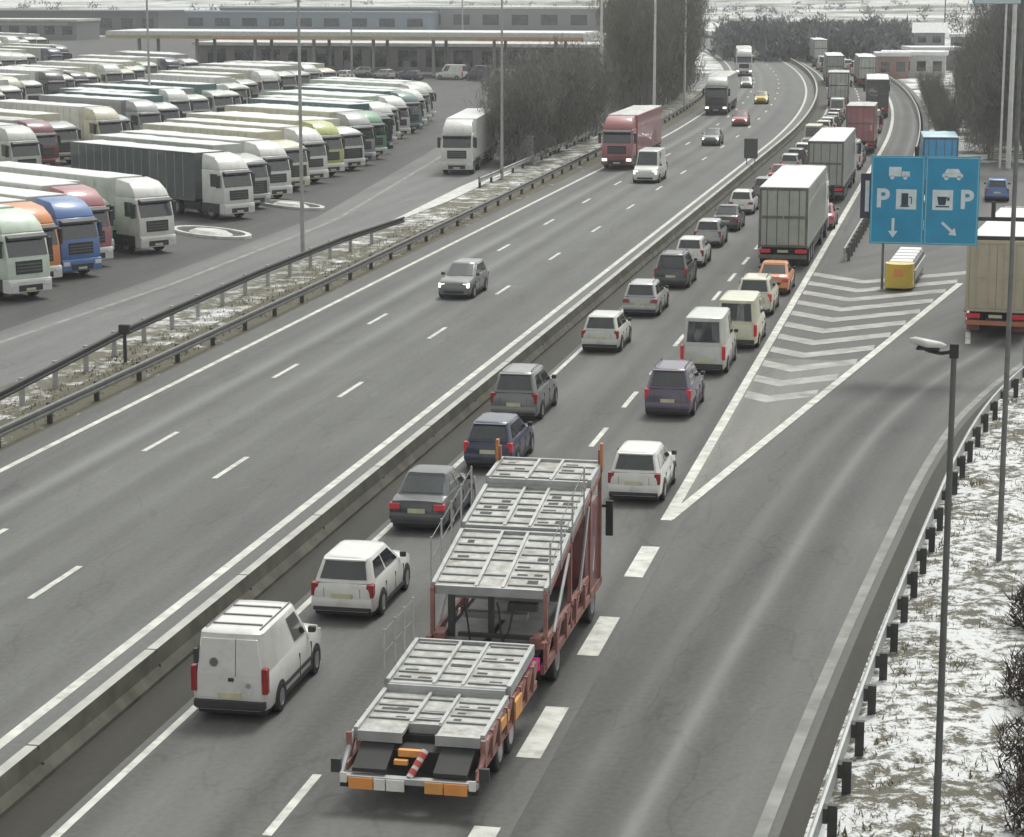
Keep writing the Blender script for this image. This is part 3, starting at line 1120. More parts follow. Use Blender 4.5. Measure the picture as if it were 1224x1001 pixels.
def truck(loc, rz, label, cabc=P_WHITE, boxc=P_WHITE, group=None, kind='semi', fairing=None, doors=None, snowm=None, cat='truck', bumper=None, sc=(0.95, 1, 1), extra=None):
    cols = {'cab': cabc, 'roof_fairing': fairing or cabc, 'trailer': boxc, 'cargo_box': boxc, 'rear_door': doors or boxc, 'bumper': bumper or cabc}
    cols.update(extra or {})
    if snowm:
        cols['roof_snow'] = snowm
    b = {'semi_low': B_SEMI_LOW, 'semi': B_SEMI, 'rigid': B_RIGID, 'semi_lit': B_SEMI_LIT}[kind]
    nm = 'box_truck' if kind == 'rigid' else 'semi_truck'
    return place(kind, b, nm, loc, rz, label, cat, group, cols, sc)


# ------------------------------------------------------------------ vehicle transporter (nearest, centre)
def transporter():
    root = empty('car_transporter', (-9.12, 35.6, ROAD_Z))
    tag(root, 'empty two-part car transporter with grey decks and red-brown frames in the right lane', 'car transporter')
    M_DECK = mat('deck_plate', (0.42, 0.425, 0.41), 0.55, 0.25, var=0.24, scale=5, dirt=(0.20, 0.15, 0.12), dscale=2.2)
    M_RIBM = mat('deck_rib', (0.28, 0.285, 0.28), 0.55, 0.3, var=0.2)
    M_EDGE = mat('deck_edge', (0.43, 0.44, 0.44), 0.5, 0.3, var=0.15)
    M_FR = mat('frame_red_brown', (0.30, 0.135, 0.115), 0.6, var=0.25, scale=4, dirt=(0.3, 0.24, 0.22), dscale=3)
    M_SLOT = mat('deck_slot', (0.07, 0.07, 0.075), 0.8)
    M_STRIPE = mat('marker_red', (0.6, 0.1, 0.09), 0.5)
    M_STRW = mat('marker_white', (0.75, 0.74, 0.7), 0.5)
    M_AMBER = mat('amber_panel', (0.75, 0.36, 0.10), 0.5)

    def deck(name, y0, z0, y1, z1, notch=0.0, cross=0.42, edge_rear=True):
        """Two wheel tracks and a centre infill with ribs and dark slots, sloping from (y0,z0) to (y1,z1)."""
        Ld = math.hypot(y1 - y0, z1 - z0)
        ang = math.atan2(z1 - z0, y1 - y0)
        rnd = random.Random(int(y0 * 10))

        def put(q, x0, x1, a, b, c, d, m=0):
            i = len(q.v)
            q.box(x0, x1, a, b, c, d, m)
            for k in range(i, len(q.v)):
                x, y, z = q.v[k]
                q.v[k] = (x, y0 + y * math.cos(ang) - z * math.sin(ang), z0 + y * math.sin(ang) + z * math.cos(ang))
        mb = MB()
        put(mb, -1.10, -0.30, 0, Ld, -0.06, 0)
        put(mb, 0.30, 1.10, 0, Ld, -0.06, 0)
        put(mb, -0.298, 0.298, notch, Ld, -0.09, -0.02)
        d = mb.build(name, M_DECK, root)
        q = MB()
        y = notch + 0.15
        while y < Ld - 0.1:
            for x0, x1 in ((-1.08, -0.34), (0.34, 1.08)):
                put(q, x0, x1, y, y + 0.06, 0.0, 0.03)
            if rnd.random() < 0.6:
                put(q, -0.28, 0.28, y + 0.1, y + 0.15, -0.02, 0.01)
            y += cross
        y = notch + 0.25
        while y < Ld - 0.3:
            for xc in (-0.85, -0.55, 0.5, 0.85):
                if rnd.random() < 0.45:
                    put(q, xc - rnd.uniform(0.06, 0.16), xc + rnd.uniform(0.06, 0.16), y, y + rnd.uniform(0.08, 0.2), 0.0, 0.006, 1)
            if rnd.random() < 0.4:
                put(q, -0.2, 0.2, y, y + 0.14, -0.02, -0.012, 1)
            y += cross
        q.build('deck_ribs', [M_RIBM, M_SLOT], d)
        q = MB()
        for sx in (-1, 1):
            a, b = sorted((sx * 1.10, sx * 1.18))
            put(q, a, b, 0, Ld, -0.14, 0.07)
            a, b = sorted((sx * 0.24, sx * 0.30))
            put(q, a, b, notch, Ld, -0.02, 0.05)
        if edge_rear:
            put(q, -1.10, -0.3, -0.05, 0.0, -0.16, 0.03)
            put(q, 0.3, 1.10, -0.05, 0.0, -0.16, 0.03)
            put(q, -0.3, 0.3, notch - 0.05, notch, -0.16, 0.03)
        put(q, -1.10, 1.10, Ld, Ld + 0.06, -0.16, 0.05)
        q.build('deck_edge', M_EDGE, d)
        return d

    def bar(name, m, *segs, r=0.05, par=root):
        q = MB()
        for a, b in segs:
            q.cyl(a, b, r, n=6)
        return q.build(name, m, par)
    # trailer
    deck('trailer_deck', 0.75, 1.15, 2.8, 1.22, 0.5, 0.34)
    deck('trailer_deck', 2.98, 1.34, 5.25, 1.46, 0.0, 0.4)
    q = MB()
    for y in (2.82, 2.9):
        q.box(-1.1, 1.1, y, y + 0.05, 1.2, 1.36)
    q.build('deck_step', M_EDGE, root)
    q = MB()
    q.box(-0.5, 0.5, 0.6, 5.4, 0.55, 0.9)
    q.box(-1.05, 1.05, 1.1, 5.2, 0.85, 1.02)
    q.box(-0.09, 0.09, 5.2, 7.0, 0.55, 0.75)
    q.build('trailer_chassis', M_UNDER, root)
    for sx in (-1, 1):
        x = sx * 1.2
        q = MB()
        q.box(min(x, x - sx * 0.07), max(x, x - sx * 0.07), 0.2, 5.4, 0.62, 0.76)
        q.box(min(x, x - sx * 0.07), max(x, x - sx * 0.07), 1.0, 5.4, 1.0, 1.16)
        y = 0.5
        k = 0
        while y < 5.0:
            q.cyl((x, y, 0.7), (x, y + 0.55, 1.18), 0.035, n=5)
            q.box(x - 0.045, x + 0.045, y, y + 0.07, 0.7, 1.2)
            y += 0.62
        q.build('side_frame', M_FR, root)
        for ay in (2.4, 3.4):
            wheel(root, sx * 0.95, ay, 0.38, 0.3, sx, True)
        # fold-down ramp arms at the tail
        bar('ramp_arm', M_EDGE if sx < 0 else M_FR, ((x, 0.05, 0.62), (x, 0.75, 1.1)), ((x, 0.75, 1.1), (x, 1.3, 1.14)), r=0.045)
        q = MB()
        a, b = sorted((sx * 0.42, sx * 1.02))
        q.prism([(0.05, 0.66), (0.85, 0.95), (0.85, 1.02), (0.05, 0.73)], a, b)
        q.build('loading_ramp', M_UNDER, root)
    q = MB()
    q.box(-1.22, 1.22, -0.06, 0.1, 0.52, 0.62)
    bmp = q.build('rear_bumper', M_EDGE, root)
    q = MB()
    q.box(-1.22, 1.22, -0.02, 0.10, 0.40, 0.52)
    q.build('underrun_bar', M_UNDER, root)
    for x0, x1, m, nm in ((-1.05, -0.62, M_ORANGE, 'tail_light'), (-0.6, -0.4, M_STRW, 'marker'), (-0.38, -0.06, M_STRW, 'number_plate'), (0.3, 0.62, M_AMBER, 'marker'), (0.64, 1.05, M_ORANGE, 'tail_light')):
        q = MB()
        q.box(x0, x1, -0.09, -0.061, 0.40, 0.60)
        q.build(nm, m, bmp)
    for sx in (-1, 1):
        q = MB()
        a, b = sorted((sx * 1.08, sx * 1.2))
        q.box(a, b, -0.09, -0.061, 0.5, 0.68)
        q.build('marker', M_STRW, bmp)
        q = MB()
        a, b = sorted((sx * 1.225, sx * 1.4))
        q.box(a, b, 0.05, 0.13, 0.62, 0.86)
        q.build('clearance_lamp', M_PLASTIC, root)
    # striped winch mast and lamps at the tail
    q = MB()
    q.cyl((0.0, 0.05, 0.62), (0.22, 0.35, 1.02), 0.06, n=8)
    wm = q.build('winch_mast', M_STRW, root)
    for t in (0.2, 0.5, 0.8):
        q = MB()
        p = Vector((0, 0.05, 0.62)).lerp(Vector((0.22, 0.35, 1.02)), t)
        dd = Vector((0.22, 0.3, 0.4)).normalized() * 0.05
        q.cyl(p - dd, p + dd, 0.066, n=8)
        q.build('stripe', M_STRIPE, wm)
    q = MB()
    q.box(-0.3, 0.16, 0.45, 0.55, 0.84, 0.96)
    q.box(-0.34, -0.1, 0.3, 0.4, 0.74, 0.82)
    q.build('amber_lamp', M_AMBER, root)
    q = MB()
    q.box(1.21, 1.27, 3.0, 3.6, 0.75, 1.1)
    q.build('side_marker', M_AMBER, root)
    q = MB()
    q.box(1.205, 1.235, 1.9, 2.6, 0.9, 1.1)
    q.build('tool_box', M_AMBER, root)

    # truck part
    before = set(root.children)
    deck('upper_deck', 8.6, 2.22, 11.2, 2.70, 0.0, 0.36)
    deck('upper_deck', 11.35, 2.80, 13.6, 3.12, 0.0, 0.36)
    deck('upper_deck', 13.7, 3.28, 15.3, 3.38, 0.0, 0.5)
    q = MB()
    q.box(-1.05, 1.05, 8.2, 13.0, 0.98, 1.1)
    lower = q.build('lower_deck', M_UNDER, root)
    q = MB()
    for x in (-0.9, 0.05):
        q.box(x, x + 0.8, 8.3, 11.5, 1.1, 1.18)
    q.box(-0.6, 0.7, 8.9, 9.1, 1.5, 1.62)
    q.box(-1.0, 1.0, 9.6, 9.75, 1.7, 1.85)
    q.build('loading_track', M_RIBM, lower)
    q = MB()
    q.box(-0.42, 0.42, 8.0, 15.5, 0.6, 0.98)
    q.build('truck_chassis', M_UNDER, root)
    cabm = MB()
    cabm.prism([(13.2, 0.9), (13.2, 2.75), (14.9, 2.75), (15.35, 1.9), (15.4, 0.5), (13.4, 0.5)], -1.15, 1.15)
    cab = cabm.build('cab', P_MAROON, root, bevel=0.06, smooth=35)
    q = MB()
    q.loft([[(-1.0, 15.36, 1.95), (1.0, 15.36, 1.95), (1.0, 14.96, 2.68), (-1.0, 14.96, 2.68)], [(-1.0, 15.32, 1.94), (1.0, 15.32, 1.94), (1.0, 14.92, 2.67), (-1.0, 14.92, 2.67)]])
    q.build('windscreen', M_GLASS, cab)
    for sx in (-1, 1):
        q = MB()
        a, b = sorted((sx * 1.27, sx * 1.43))
        q.box(a, b, 15.15, 15.25, 1.75, 2.55)
        a, b = sorted((sx * 1.1, sx * 1.28))
        q.box(a, b, 15.17, 15.22, 2.4, 2.46)
        q.build('mirror', M_UNDER, cab)
    for sx in (-1, 1):
        x = sx * 1.19
        q = MB()
        x0, x1 = min(x, x - sx * 0.08), max(x, x - sx * 0.08)
        q.box(x0, x1, 8.2, 15.2, 0.62, 0.80)
        q.box(x0, x1, 8.2, 13.4, 1.15, 1.27)
        y = 8.3
        while y < 13:
            q.box(x - 0.04, x + 0.04, y, y + 0.09, 0.7, 1.25)
            q.cyl((x, y, 0.75), (x, y + 0.6, 1.2), 0.022, n=5)
            y += 1.1
        q.build('side_frame', M_FR, root)
        for py_, pz in ((8.5, 2.2), (11.2, 2.7), (13.6, 3.15), (15.0, 3.75)):
            q = MB()
            q.box(x0, x1, py_, py_ + 0.1, 0.7, pz)
            q.build('pillar', M_FR, root)
        bar('lift_ram', M_GALV, ((x, 9.2, 1.2), (x, 10.9, 2.4)), r=0.035)
        bar('lift_ram', M_GALV, ((x, 12.2, 1.25), (x, 13.3, 2.85)), r=0.035)
        q = MB()
        q.loft([[(x0, 8.6, 2.06), (x1, 8.6, 2.06), (x1, 8.6, 2.20), (x0, 8.6, 2.20)], [(x0, 15.3, 3.24), (x1, 15.3, 3.24), (x1, 15.3, 3.38), (x0, 15.3, 3.38)]])
        q.build('deck_rail', M_FR, root)
        for ay in (9.9, 14.2):
            wheel(root, sx * 0.98, ay, 0.45, 0.32, sx, True)
        q = MB()
        a, b = sorted((sx * 0.78, sx * 1.12))
        q.box(a, b, 8.02, 8.12, 0.75, 1.0)
        q.build('tail_light', mat('lamp_magenta_red', (0.5, 0.02, 0.2), 0.3, emit=0.25) if sx > 0 else M_BRAKE, root)
        q = MB()
        q.box(min(sx * 1.16, sx * 1.22), max(sx * 1.16, sx * 1.22), 14.95, 15.1, 3.3, 3.9)
        q.build('front_post', mat('post_orange', (0.5, 0.2, 0.08), 0.5), root)
    # thin safety posts with a wire rail along both sides
    for sx, y0, z0, ys in ((-1, 7.0, 1.58, (5.0, 5.8, 6.5, 7.2)), (-1, 8.6, 2.4, (8.7, 9.6, 10.5, 11.4, 12.4)), (1, 8.6, 2.4, (8.7, 9.9, 11.2, 12.6))):
        for y in ys:
            z = 1.4 if y < 8 else 2.22 + (y - 8.6) * 0.175
            q = MB()
            q.cyl((sx * 1.21, y, z - 0.1), (sx * 1.21, y, z + 0.95), 0.022, n=6)
            q.build('safety_post', M_EDGE, root)
        a, b = ys[0], ys[-1]
        za = 1.4 if a < 8 else 2.22 + (a - 8.6) * 0.175
        zb = 1.4 if b < 8 else 2.22 + (b - 8.6) * 0.175
        bar('safety_wire', M_GALV_D, ((sx * 1.21, a, za + 0.9), (sx * 1.21, b, zb + 0.9)), ((sx * 1.21, a, za + 0.5), (sx * 1.21, b, zb + 0.5)), r=0.01)
    # hydraulic clutter in the dark opening under the upper deck
    q = MB()
    q.box(-0.85, -0.72, 8.6, 8.7, 1.1, 2.05)
    q.box(-0.05, 0.06, 8.7, 8.8, 1.1, 2.05)
    q.box(0.35, 0.95, 8.7, 8.9, 1.75, 1.9)
    q.box(-0.6, 0.9, 8.4, 8.5, 1.25, 1.33)
    q.build('hydraulic_gear', M_STEEL_DK, root)
    for k, (xa, xb) in enumerate(((-0.5, -0.2), (0.2, 0.45), (0.55, 0.3))):
        q = MB()
        q.tube([(xa + (xb - xa) * t, 8.25 + 0.15 * math.sin(5 * t + k), 1.9 - 1.0 * t + 0.12 * math.sin(9 * t + k)) for t in [j / 8 for j in range(9)]], 0.022)
        q.build('hose', M_RUBBER, root)
    for x in (-0.98, 0.98):
        q = MB()
        q.box(x - 0.11, x + 0.11, 8.3, 8.75, 1.1, 1.32)
        q.build('wheel_chock', M_FR, root)
    for ch in root.children:     # bring the truck up to the drawbar
        if ch not in before:
            ch.location.y -= 2.0
    return root


transporter()

# ------------------------------------------------------------------ queue on the right carriageway (seen from behind)
place('small_van', small_van, 'white_van', (-13.7, 41.6), 0.01, 'white panel van with plain rear doors, nearest vehicle in the queue', 'van', None, None, (0.9, 0.9, 0.96))
VS = 0.87
VX_, VZ_ = 0.885, 0.96
QG = 'vehicles queuing on the right carriageway'


def car(key, b, name, lat, s, label, col, cat='car', group=QG, rz=0.0, rev=False):
    """s = where its near end stands; rev = facing the camera."""
    a = head(s) + rz + (math.pi if rev else 0)
    ln = {'hat': 4.1, 'sed': 4.6, 'est': 4.7, 'suv': 4.6, 'van': 4.9}[key[:3]] * VS
    y = s * 0.982 + ln / 2
    return place(key, b, name, (lat * 0.985 + off(y), y, ROAD_Z), a, label, cat, group, {'body': col}, (VX_, VS, VZ_))


car('hatch', B_HATCH, 'parked_car', -13.65, 47.5, 'white hatchback with dark rear window just ahead of the white van', P_WHITE)
car('sedan_b', B_SEDAN_B, 'parked_car', -14.0, 55.9, 'dark grey car with maroon tinge and pale roof beside the transporter', P_DARK)
car('hatch_b', B_HATCH_B, 'parked_car', -13.75, 63.6, 'dark navy car half hidden by the transporter front', P_NAVY)
car('suv', B_SUV, 'parked_car', -14.5, 71.1, 'dark grey high car with roof rails, left lane', P_GREY)
car('hatch', B_HATCH, 'parked_car', -14.0, 85.4, 'silver white hatchback behind the greenish estate in the left lane', P_OFFW)
car('estate', B_ESTATE, 'parked_car', -13.85, 95.0, 'silver estate with dull greenish tint in the left lane', P_SILVER)
car('suv', B_SUV, 'parked_car', -13.75, 104.2, 'dark grey high car right ahead of the greenish estate, left lane', P_DARK)
car('hatch', B_HATCH, 'parked_car', -13.9, 112.3, 'white hatchback between the dark high car and the pale hatchback', P_WHITE)
car('hatch', B_HATCH, 'parked_car', -14.0, 121.0, 'pale silver hatchback left of the tall box truck', P_SILVER)
car('sedan', B_SEDAN, 'parked_car', -13.9, 129.0, 'dark grey saloon tucked beside the box truck', P_DARK)
car('estate', B_ESTATE, 'parked_car', -14.0, 138.5, 'white estate just beyond the dark saloon, left lane', P_WHITE)
car('sedan', B_SEDAN, 'parked_car', -13.4, 158.5, 'small red car left of the second box truck', P_RED)
car('hatch', B_HATCH, 'parked_car', -13.5, 168.5, 'pale mauve hatchback ahead of the small red car', P_SILVER)
car('hatch', B_HATCH, 'parked_car', -8.9, 60.3, 'white car with wide rear window beside the hatched gore tip', P_WHITE)
car('suv_b', B_SUV_B, 'parked_car', -9.65, 72.8, 'dark violet grey car with bright red lamps in the right lane', P_VIOLET)
place('van', B_VAN, 'white_van', (-9.35, 82.0, ROAD_Z), 0, 'tall white van with pale rear doors in the right lane', 'van', QG, {'body': P_OFFW}, (0.89, 0.9, 0.94))
place('van', B_VAN, 'white_van', (-8.8, 88.0, ROAD_Z), 0, 'white and yellow van ahead of the tall white van', 'van', QG, {'body': P_CREAM}, (0.9, 0.9, 0.86))
car('suv_b', B_SUV_B, 'parked_car', -9.1, 96.3, 'cream car with lavender roof ahead of the yellow van', P_CREAM)
car('sedan_b', B_SEDAN_B, 'parked_car', -8.9, 103.0, 'low cream and orange car right behind the box truck', P_ORANGE)
truck((-9.1, 126.6, ROAD_Z), 0, 'large box truck with white snowy roof and greenish white rear doors', P_WHITE, paint('greenish_white', (0.42, 0.45, 0.39), 0.5), QG, 'semi', doors=paint('greenish_white', (0.42, 0.45, 0.39), 0.5), sc=(1, 1, 1.03))
truck((-9.3, 160.5, ROAD_Z), 0, 'second grey white box truck, standing ahead of the large one', P_WHITE, paint('grey_white', (0.38, 0.39, 0.36), 0.5), QG, 'semi')
car('sedan_b', B_SEDAN_B, 'parked_car', -8.6, 131.0, 'dull red car peeping out right of the large box truck', P_ROSE)
truck((-9.2 + off(205), 193.5, ROAD_Z), head(200), 'orange and red box truck further up the right lane', P_RED, P_ORANGE, QG, 'rigid', doors=P_ROSE, snowm=M_SNOW_DIRTY)
truck((-9.4 + off(250), 250, ROAD_Z), head(255), 'dark grey lorry with a pale roof edge far up the right lane', P_DARK, paint('slate', (0.12, 0.125, 0.13), 0.5), QG, 'semi', doors=paint('slate', (0.12, 0.125, 0.13), 0.5))
FAR = [('hatch', B_HATCH, -13.4, 180, 'white hatchback in the far left lane abreast of the orange truck', P_WHITE),
       ('van', B_VAN, -13.4, 191, 'pale cream van in the far left lane', P_CREAM),
       ('sedan', B_SEDAN, -13.4, 201, 'black saloon in the far left lane', P_BLACK),
       ('suv', B_SUV, -13.4, 211, 'white high car in the far left lane', P_WHITE),
       ('estate', B_ESTATE, -13.4, 222, 'silver estate in the far left lane', P_SILVER),
       ('van', B_VAN, -13.4, 234, 'white van in the far left lane level with the dark lorry', P_WHITE),
       ('sedan', B_SEDAN, -13.4, 268, 'grey saloon beyond the dark lorry, left lane', P_GREY),
       ('van', B_VAN, -9.4, 214, 'off-white van ahead of the orange truck', P_OFFW),
       ('hatch', B_HATCH, -9.4, 226, 'dark hatchback behind the dark lorry', P_DARK),
       ('hatch', B_HATCH, -9.4, 268, 'silver hatchback ahead of the dark lorry', P_SILVER),
       ('suv', B_SUV, -13.4, 282, 'white high car where the road starts to curve', P_WHITE),
       ('sedan', B_SEDAN, -9.4, 284, 'pale saloon on the curve, right lane', P_OFFW),
       ('hatch', B_HATCH, -13.4, 334, 'grey hatchback deep in the curve, left lane', P_GREY),
       ('van', B_VAN, -9.4, 340, 'white van deep in the curve, right lane', P_WHITE),
       ('sedan', B_SEDAN, -13.4, 352, 'dark saloon deep in the curve, left lane', P_DARK),
       ('suv', B_SUV, -9.4, 362, 'pale high car last visible in the queue', P_OFFW)]
MORE = [('hatch', B_HATCH, -13.5, 148, 'grey hatchback behind the small red car', P_GREY),
        ('estate', B_ESTATE, -9.3, 165, 'silver estate just ahead of the second box truck', P_SILVER),
        ('van', B_VAN, -9.3, 173, 'pale van between the second box truck and the orange truck', P_OFFW),
        ('hatch', B_HATCH, -13.5, 174, 'black hatchback close behind the white hatchback abreast of the orange truck', P_BLACK),
        ('sedan', B_SEDAN, -13.4, 185.5, 'silver saloon close behind the pale cream van', P_SILVER),
        ('hatch', B_HATCH, -13.4, 196, 'red hatchback squeezed between cream van and black saloon', P_ROSE),
        ('suv', B_SUV, -13.5, 206, 'beige high car right behind the black saloon', P_CREAM),
        ('hatch', B_HATCH, -13.3, 216.7, 'navy hatchback between white high car and silver estate', P_NAVY),
        ('estate', B_ESTATE, -13.4, 228, 'grey estate between silver estate and white van', P_GREY),
        ('hatch', B_HATCH, -13.4, 239.6, 'off-white hatchback ahead of the white van level with the dark lorry', P_OFFW),
        ('sedan', B_SEDAN, -9.3, 179, 'dark saloon close behind the orange truck', P_DARK),
        ('hatch', B_HATCH, -9.4, 219.8, 'blue hatchback between two cars below the dark lorry', P_BLUE),
        ('suv', B_SUV, -13.4, 245, 'dark high car left of the dark grey lorry', P_DARK),
        ('hatch', B_HATCH, -9.4, 259, 'white hatchback immediately ahead of the dark lorry', P_WHITE),
        ('estate', B_ESTATE, -13.4, 274, 'black estate in the left lane near the bend', P_BLACK),
        ('van', B_VAN, -9.4, 276, 'white van in the right lane near the bend', P_WHITE),
        ('hatch', B_HATCH, -13.4, 290, 'cream hatchback entering the bend, left lane', P_CREAM),
        ('van', B_VAN, -13.4, 297, 'grey van entering the bend, left lane', P_SILVER),
        ('sedan', B_SEDAN, -9.4, 292, 'maroon saloon behind the white-roofed trailer truck', P_MAROON),
        ('suv', B_SUV, -9.4, 318, 'silver high car ahead of the white-roofed trailer truck', P_SILVER),
        ('hatch', B_HATCH, -9.4, 326, 'white hatchback second ahead of the white-roofed trailer truck', P_WHITE),
        ('estate', B_ESTATE, -13.4, 343, 'cream estate deep in the curve, left lane', P_CREAM),
        ('hatch', B_HATCH, -9.4, 351, 'red hatchback deep in the curve, right lane', P_RED),
        ('van', B_VAN, -13.4, 361, 'white van before the farthest lorry, left lane', P_WHITE),
        ('estate', B_ESTATE, -9.4, 372, 'silver estate behind the farthest lorry', P_SILVER),
        ('suv', B_SUV, -13.4, 373, 'dark high car before the farthest lorry, left lane', P_DARK)]
for key, b, lat, sd, lab, colr in FAR + MORE:
    nm = 'white_van' if key == 'van' else 'parked_car'
    car(key, b, nm, lat, sd, lab, colr, 'van' if key == 'van' else 'car')
truck((-13.4 + off(262), 259, ROAD_Z), head(256), 'white lorry in the left lane beside the dark grey one', P_WHITE, P_OFFW, QG, 'rigid')
truck((-9.4 + off(318), 316, ROAD_Z), head(310), 'white-roofed trailer truck where the queue bends left', P_WHITE, P_OFFW, QG)
truck((-13.4 + off(322), 320, ROAD_Z), head(310), 'grey trailer truck in the left lane where the queue bends', P_GREY, P_SILVER, QG)
truck((-11.4 + off(400), 398, ROAD_Z), head(392), 'farthest pale lorry of the queue below the dark wood', P_WHITE, P_OFFW, QG)

# ------------------------------------------------------------------ traffic coming towards the camera
TG = 'vehicles on the left carriageway'
car('estate_lit', B_ESTATE_LIT, 'dark_car', -22.9, 98.7, 'dark grey car alone on the open left carriageway', P_GREY, 'car', TG, 0.0, True)
place('van_lit', B_VAN_LIT, 'delivery_van', (-22.5, 158.2, ROAD_Z), math.pi, 'white van driving towards the camera beside the red truck', 'van', TG, {'body': P_WHITE})
truck((-26.2, 166.5, ROAD_Z), math.pi, 'dark red trailer truck driving beside the white van', P_ROSE, P_ROSE, TG, 'semi_lit', bumper=P_MAROON, snowm=M_SNOW_DIRTY)
car('sedan_lit', B_SEDAN_LIT, 'dark_car', -22.5, 195.5, 'dark saloon with headlamps on, ahead of the oncoming lorry', P_GREY, 'car', TG, 0.0, True)
truck((-25.9 + off(236), 236, ROAD_Z), math.pi + head(238), 'oncoming lorry with white roof and dark front', P_DARK, P_WHITE, TG, 'semi_lit', fairing=P_WHITE)
car('sedan_lit', B_SEDAN_LIT, 'dark_car', -22.4, 222, 'red car right of the oncoming lorry', P_RED, 'car', TG, 0.0, True)
o = car('sedan_lit', B_SEDAN_LIT, 'dark_car', -22.6, 262, 'yellow-lit car behind the red car', P_YELLOW, 'car', TG, 0.0, True)
car('sedan_lit', B_SEDAN_LIT, 'dark_car', -25.6, 300, 'grey oncoming car behind the lorry', P_SILVER, 'car', TG, 0.0, True)
car('suv_far', car_builder(4.6, 1.8, 1.66, 1.03, 1.02, -0.475, -0.41, 0.06, 0.25, lit=True), 'dark_car', -22.2, 402, 'pale car with yellow headlamps at the top of the curve', P_CREAM, 'car', TG, 0.0, True)
place('van_lit', B_VAN_LIT, 'delivery_van', (-25.6 + off(408), 410, ROAD_Z), math.pi + head(408), 'white van at the top of the curve', 'van', TG, {'body': P_WHITE})
truck((-25.8 + off(330), 330, ROAD_Z), math.pi + head(335), 'pale trailer truck entering the straight from the far curve', P_WHITE, P_OFFW, TG, 'semi_lit')

# ramp side
truck((2.7, 106.6, ROAD_Z), -R(6), 'truck on the exit ramp with beige rear doors and snowy roof', P_WHITE, P_TAN, None, 'semi', doors=P_BEIGE, sc=(1, 1, 1), extra={'rear_underrun_bar': paint('rust_orange', (0.5, 0.19, 0.10), 0.6), 'rear_frame': P_BEIGE, 'mud_flap': P_MAROON, 'lock_bar': P_BEIGE})
truck((-2.65, 158.0, 0.02), R(3), 'bright blue box truck half hidden above the blue parking sign', P_BRIGHTBLUE, P_BRIGHTBLUE, None, 'rigid', snowm=paint('pale_blue', (0.4, 0.62, 0.75), 0.6))
car('hatch', B_HATCH, 'parked_car', 1.5, 150.0, 'dark blue car right of the parking sign', P_BLUE, 'car', None)
place('van', B_VAN, 'white_van', (-2.6, 128, ROAD_Z), 0, 'white van glimpsed below the parking sign', 'van', None, {'body': P_WHITE})

# ------------------------------------------------------------------ truck park
ANG = R(180 + 56)   # fronts point right and towards the camera
ORD = 'first second third fourth fifth sixth seventh eighth ninth tenth eleventh twelfth thirteenth fourteenth fifteenth sixteenth seventeenth eighteenth nineteenth twentieth twenty-first twenty-second twenty-third twenty-fourth twenty-fifth'.split()
RG = 'trucks parked in the front row'
ROW1 = [(-41.6, 94.6, P_MINT, P_OFFW, 'truck with mint white cab at the near end of the front row'),
        (-42.9, 98.9, P_ORANGE, P_OFFW, 'truck with bright orange cab between the mint and blue ones'),
        (-42.3, 102.4, P_BLUE, P_OFFW, 'truck with blue cab between the orange and red ones'),
        (-43.2, 106.2, P_ROSE, P_OFFW, 'truck with faded red cab beside the blue one'),
        (-44.6, 109.9, P_GREEN, P_OFFW, 'truck with green roof fairing set back behind the white cab'),
        (-42.1, 112.4, P_WHITE, P_OFFW, 'white-cabbed truck at the near side of the snowy traffic island'),
        (-43.3, 129.6, P_WHITE, P_TGREY, 'white-cabbed truck with dark grey curtain trailer past the island'),
        (-44.2, 135.6, P_SILVER, P_OFFW, 'silver-cabbed truck next to the dark grey trailer'),
        (-44.6, 141.6, P_WHITE, P_OFFW, 'white-cabbed truck second past the dark grey trailer'),
        (-45.2, 147.6, P_CREAM, P_CREAM, 'cream truck third past the dark grey trailer'),
        (-45.6, 153.6, P_WHITE, P_CREAM, 'white-cabbed truck with cream trailer behind the near lamp mast'),
        (-46.0, 159.2, P_LIME, P_CREAM, 'truck with yellow green cab in the middle of the front row'),
        (-45.9, 164.6, P_WHITE, P_CREAM, 'white-cabbed truck right after the yellow green cab'),
        (-46.4, 169.6, P_SILVER, P_CREAM, 'grey white truck left of the green cab'),
        (-47.0, 175.4, P_GREEN, P_OFFW, 'truck with dull green cab near the far end of the front row'),
        (-48.0, 181.0, P_NAVY, P_TEAL, 'truck with navy cab and teal trailer near the far end'),
        (-49.2, 187.0, P_WHITE, P_OFFW, 'white truck right beyond the navy cab'),
        (-50.4, 193.0, P_OFFW, P_MINT, 'pale green truck beyond the navy cab, second'),
        (-51.0, 199.0, P_WHITE, P_OFFW, 'white truck beyond the navy cab, third'),
        (-51.6, 206.0, P_TEAL, P_TEAL, 'teal truck near the far end of the front row'),
        (-52.6, 212.0, P_WHITE, P_OFFW, 'white truck beyond the teal one in the front row'),
        (-53.6, 218.0, P_OFFW, P_MINT, 'off-white truck second beyond the teal one in the front row'),
        (-54.6, 224.0, P_WHITE, P_TEAL, 'white-cabbed truck with teal trailer closing the front row')]
rv = random.Random(77)
for n1_, (x, y, cc, tc_, lab) in enumerate(ROW1):
    truck((x * 0.985, y * 0.983, 0.02), ANG, lab, cc, tc_, RG, 'semi_low' if n1_ in (4, 7, 9, 12, 15, 17) else 'semi', sc=(0.92, 1, rv.uniform(0.94, 1.02)), bumper=P_WHITE if cc in (P_ORANGE, P_ROSE, P_MINT, P_GREEN, P_LIME) else None)
rn = random.Random(5)
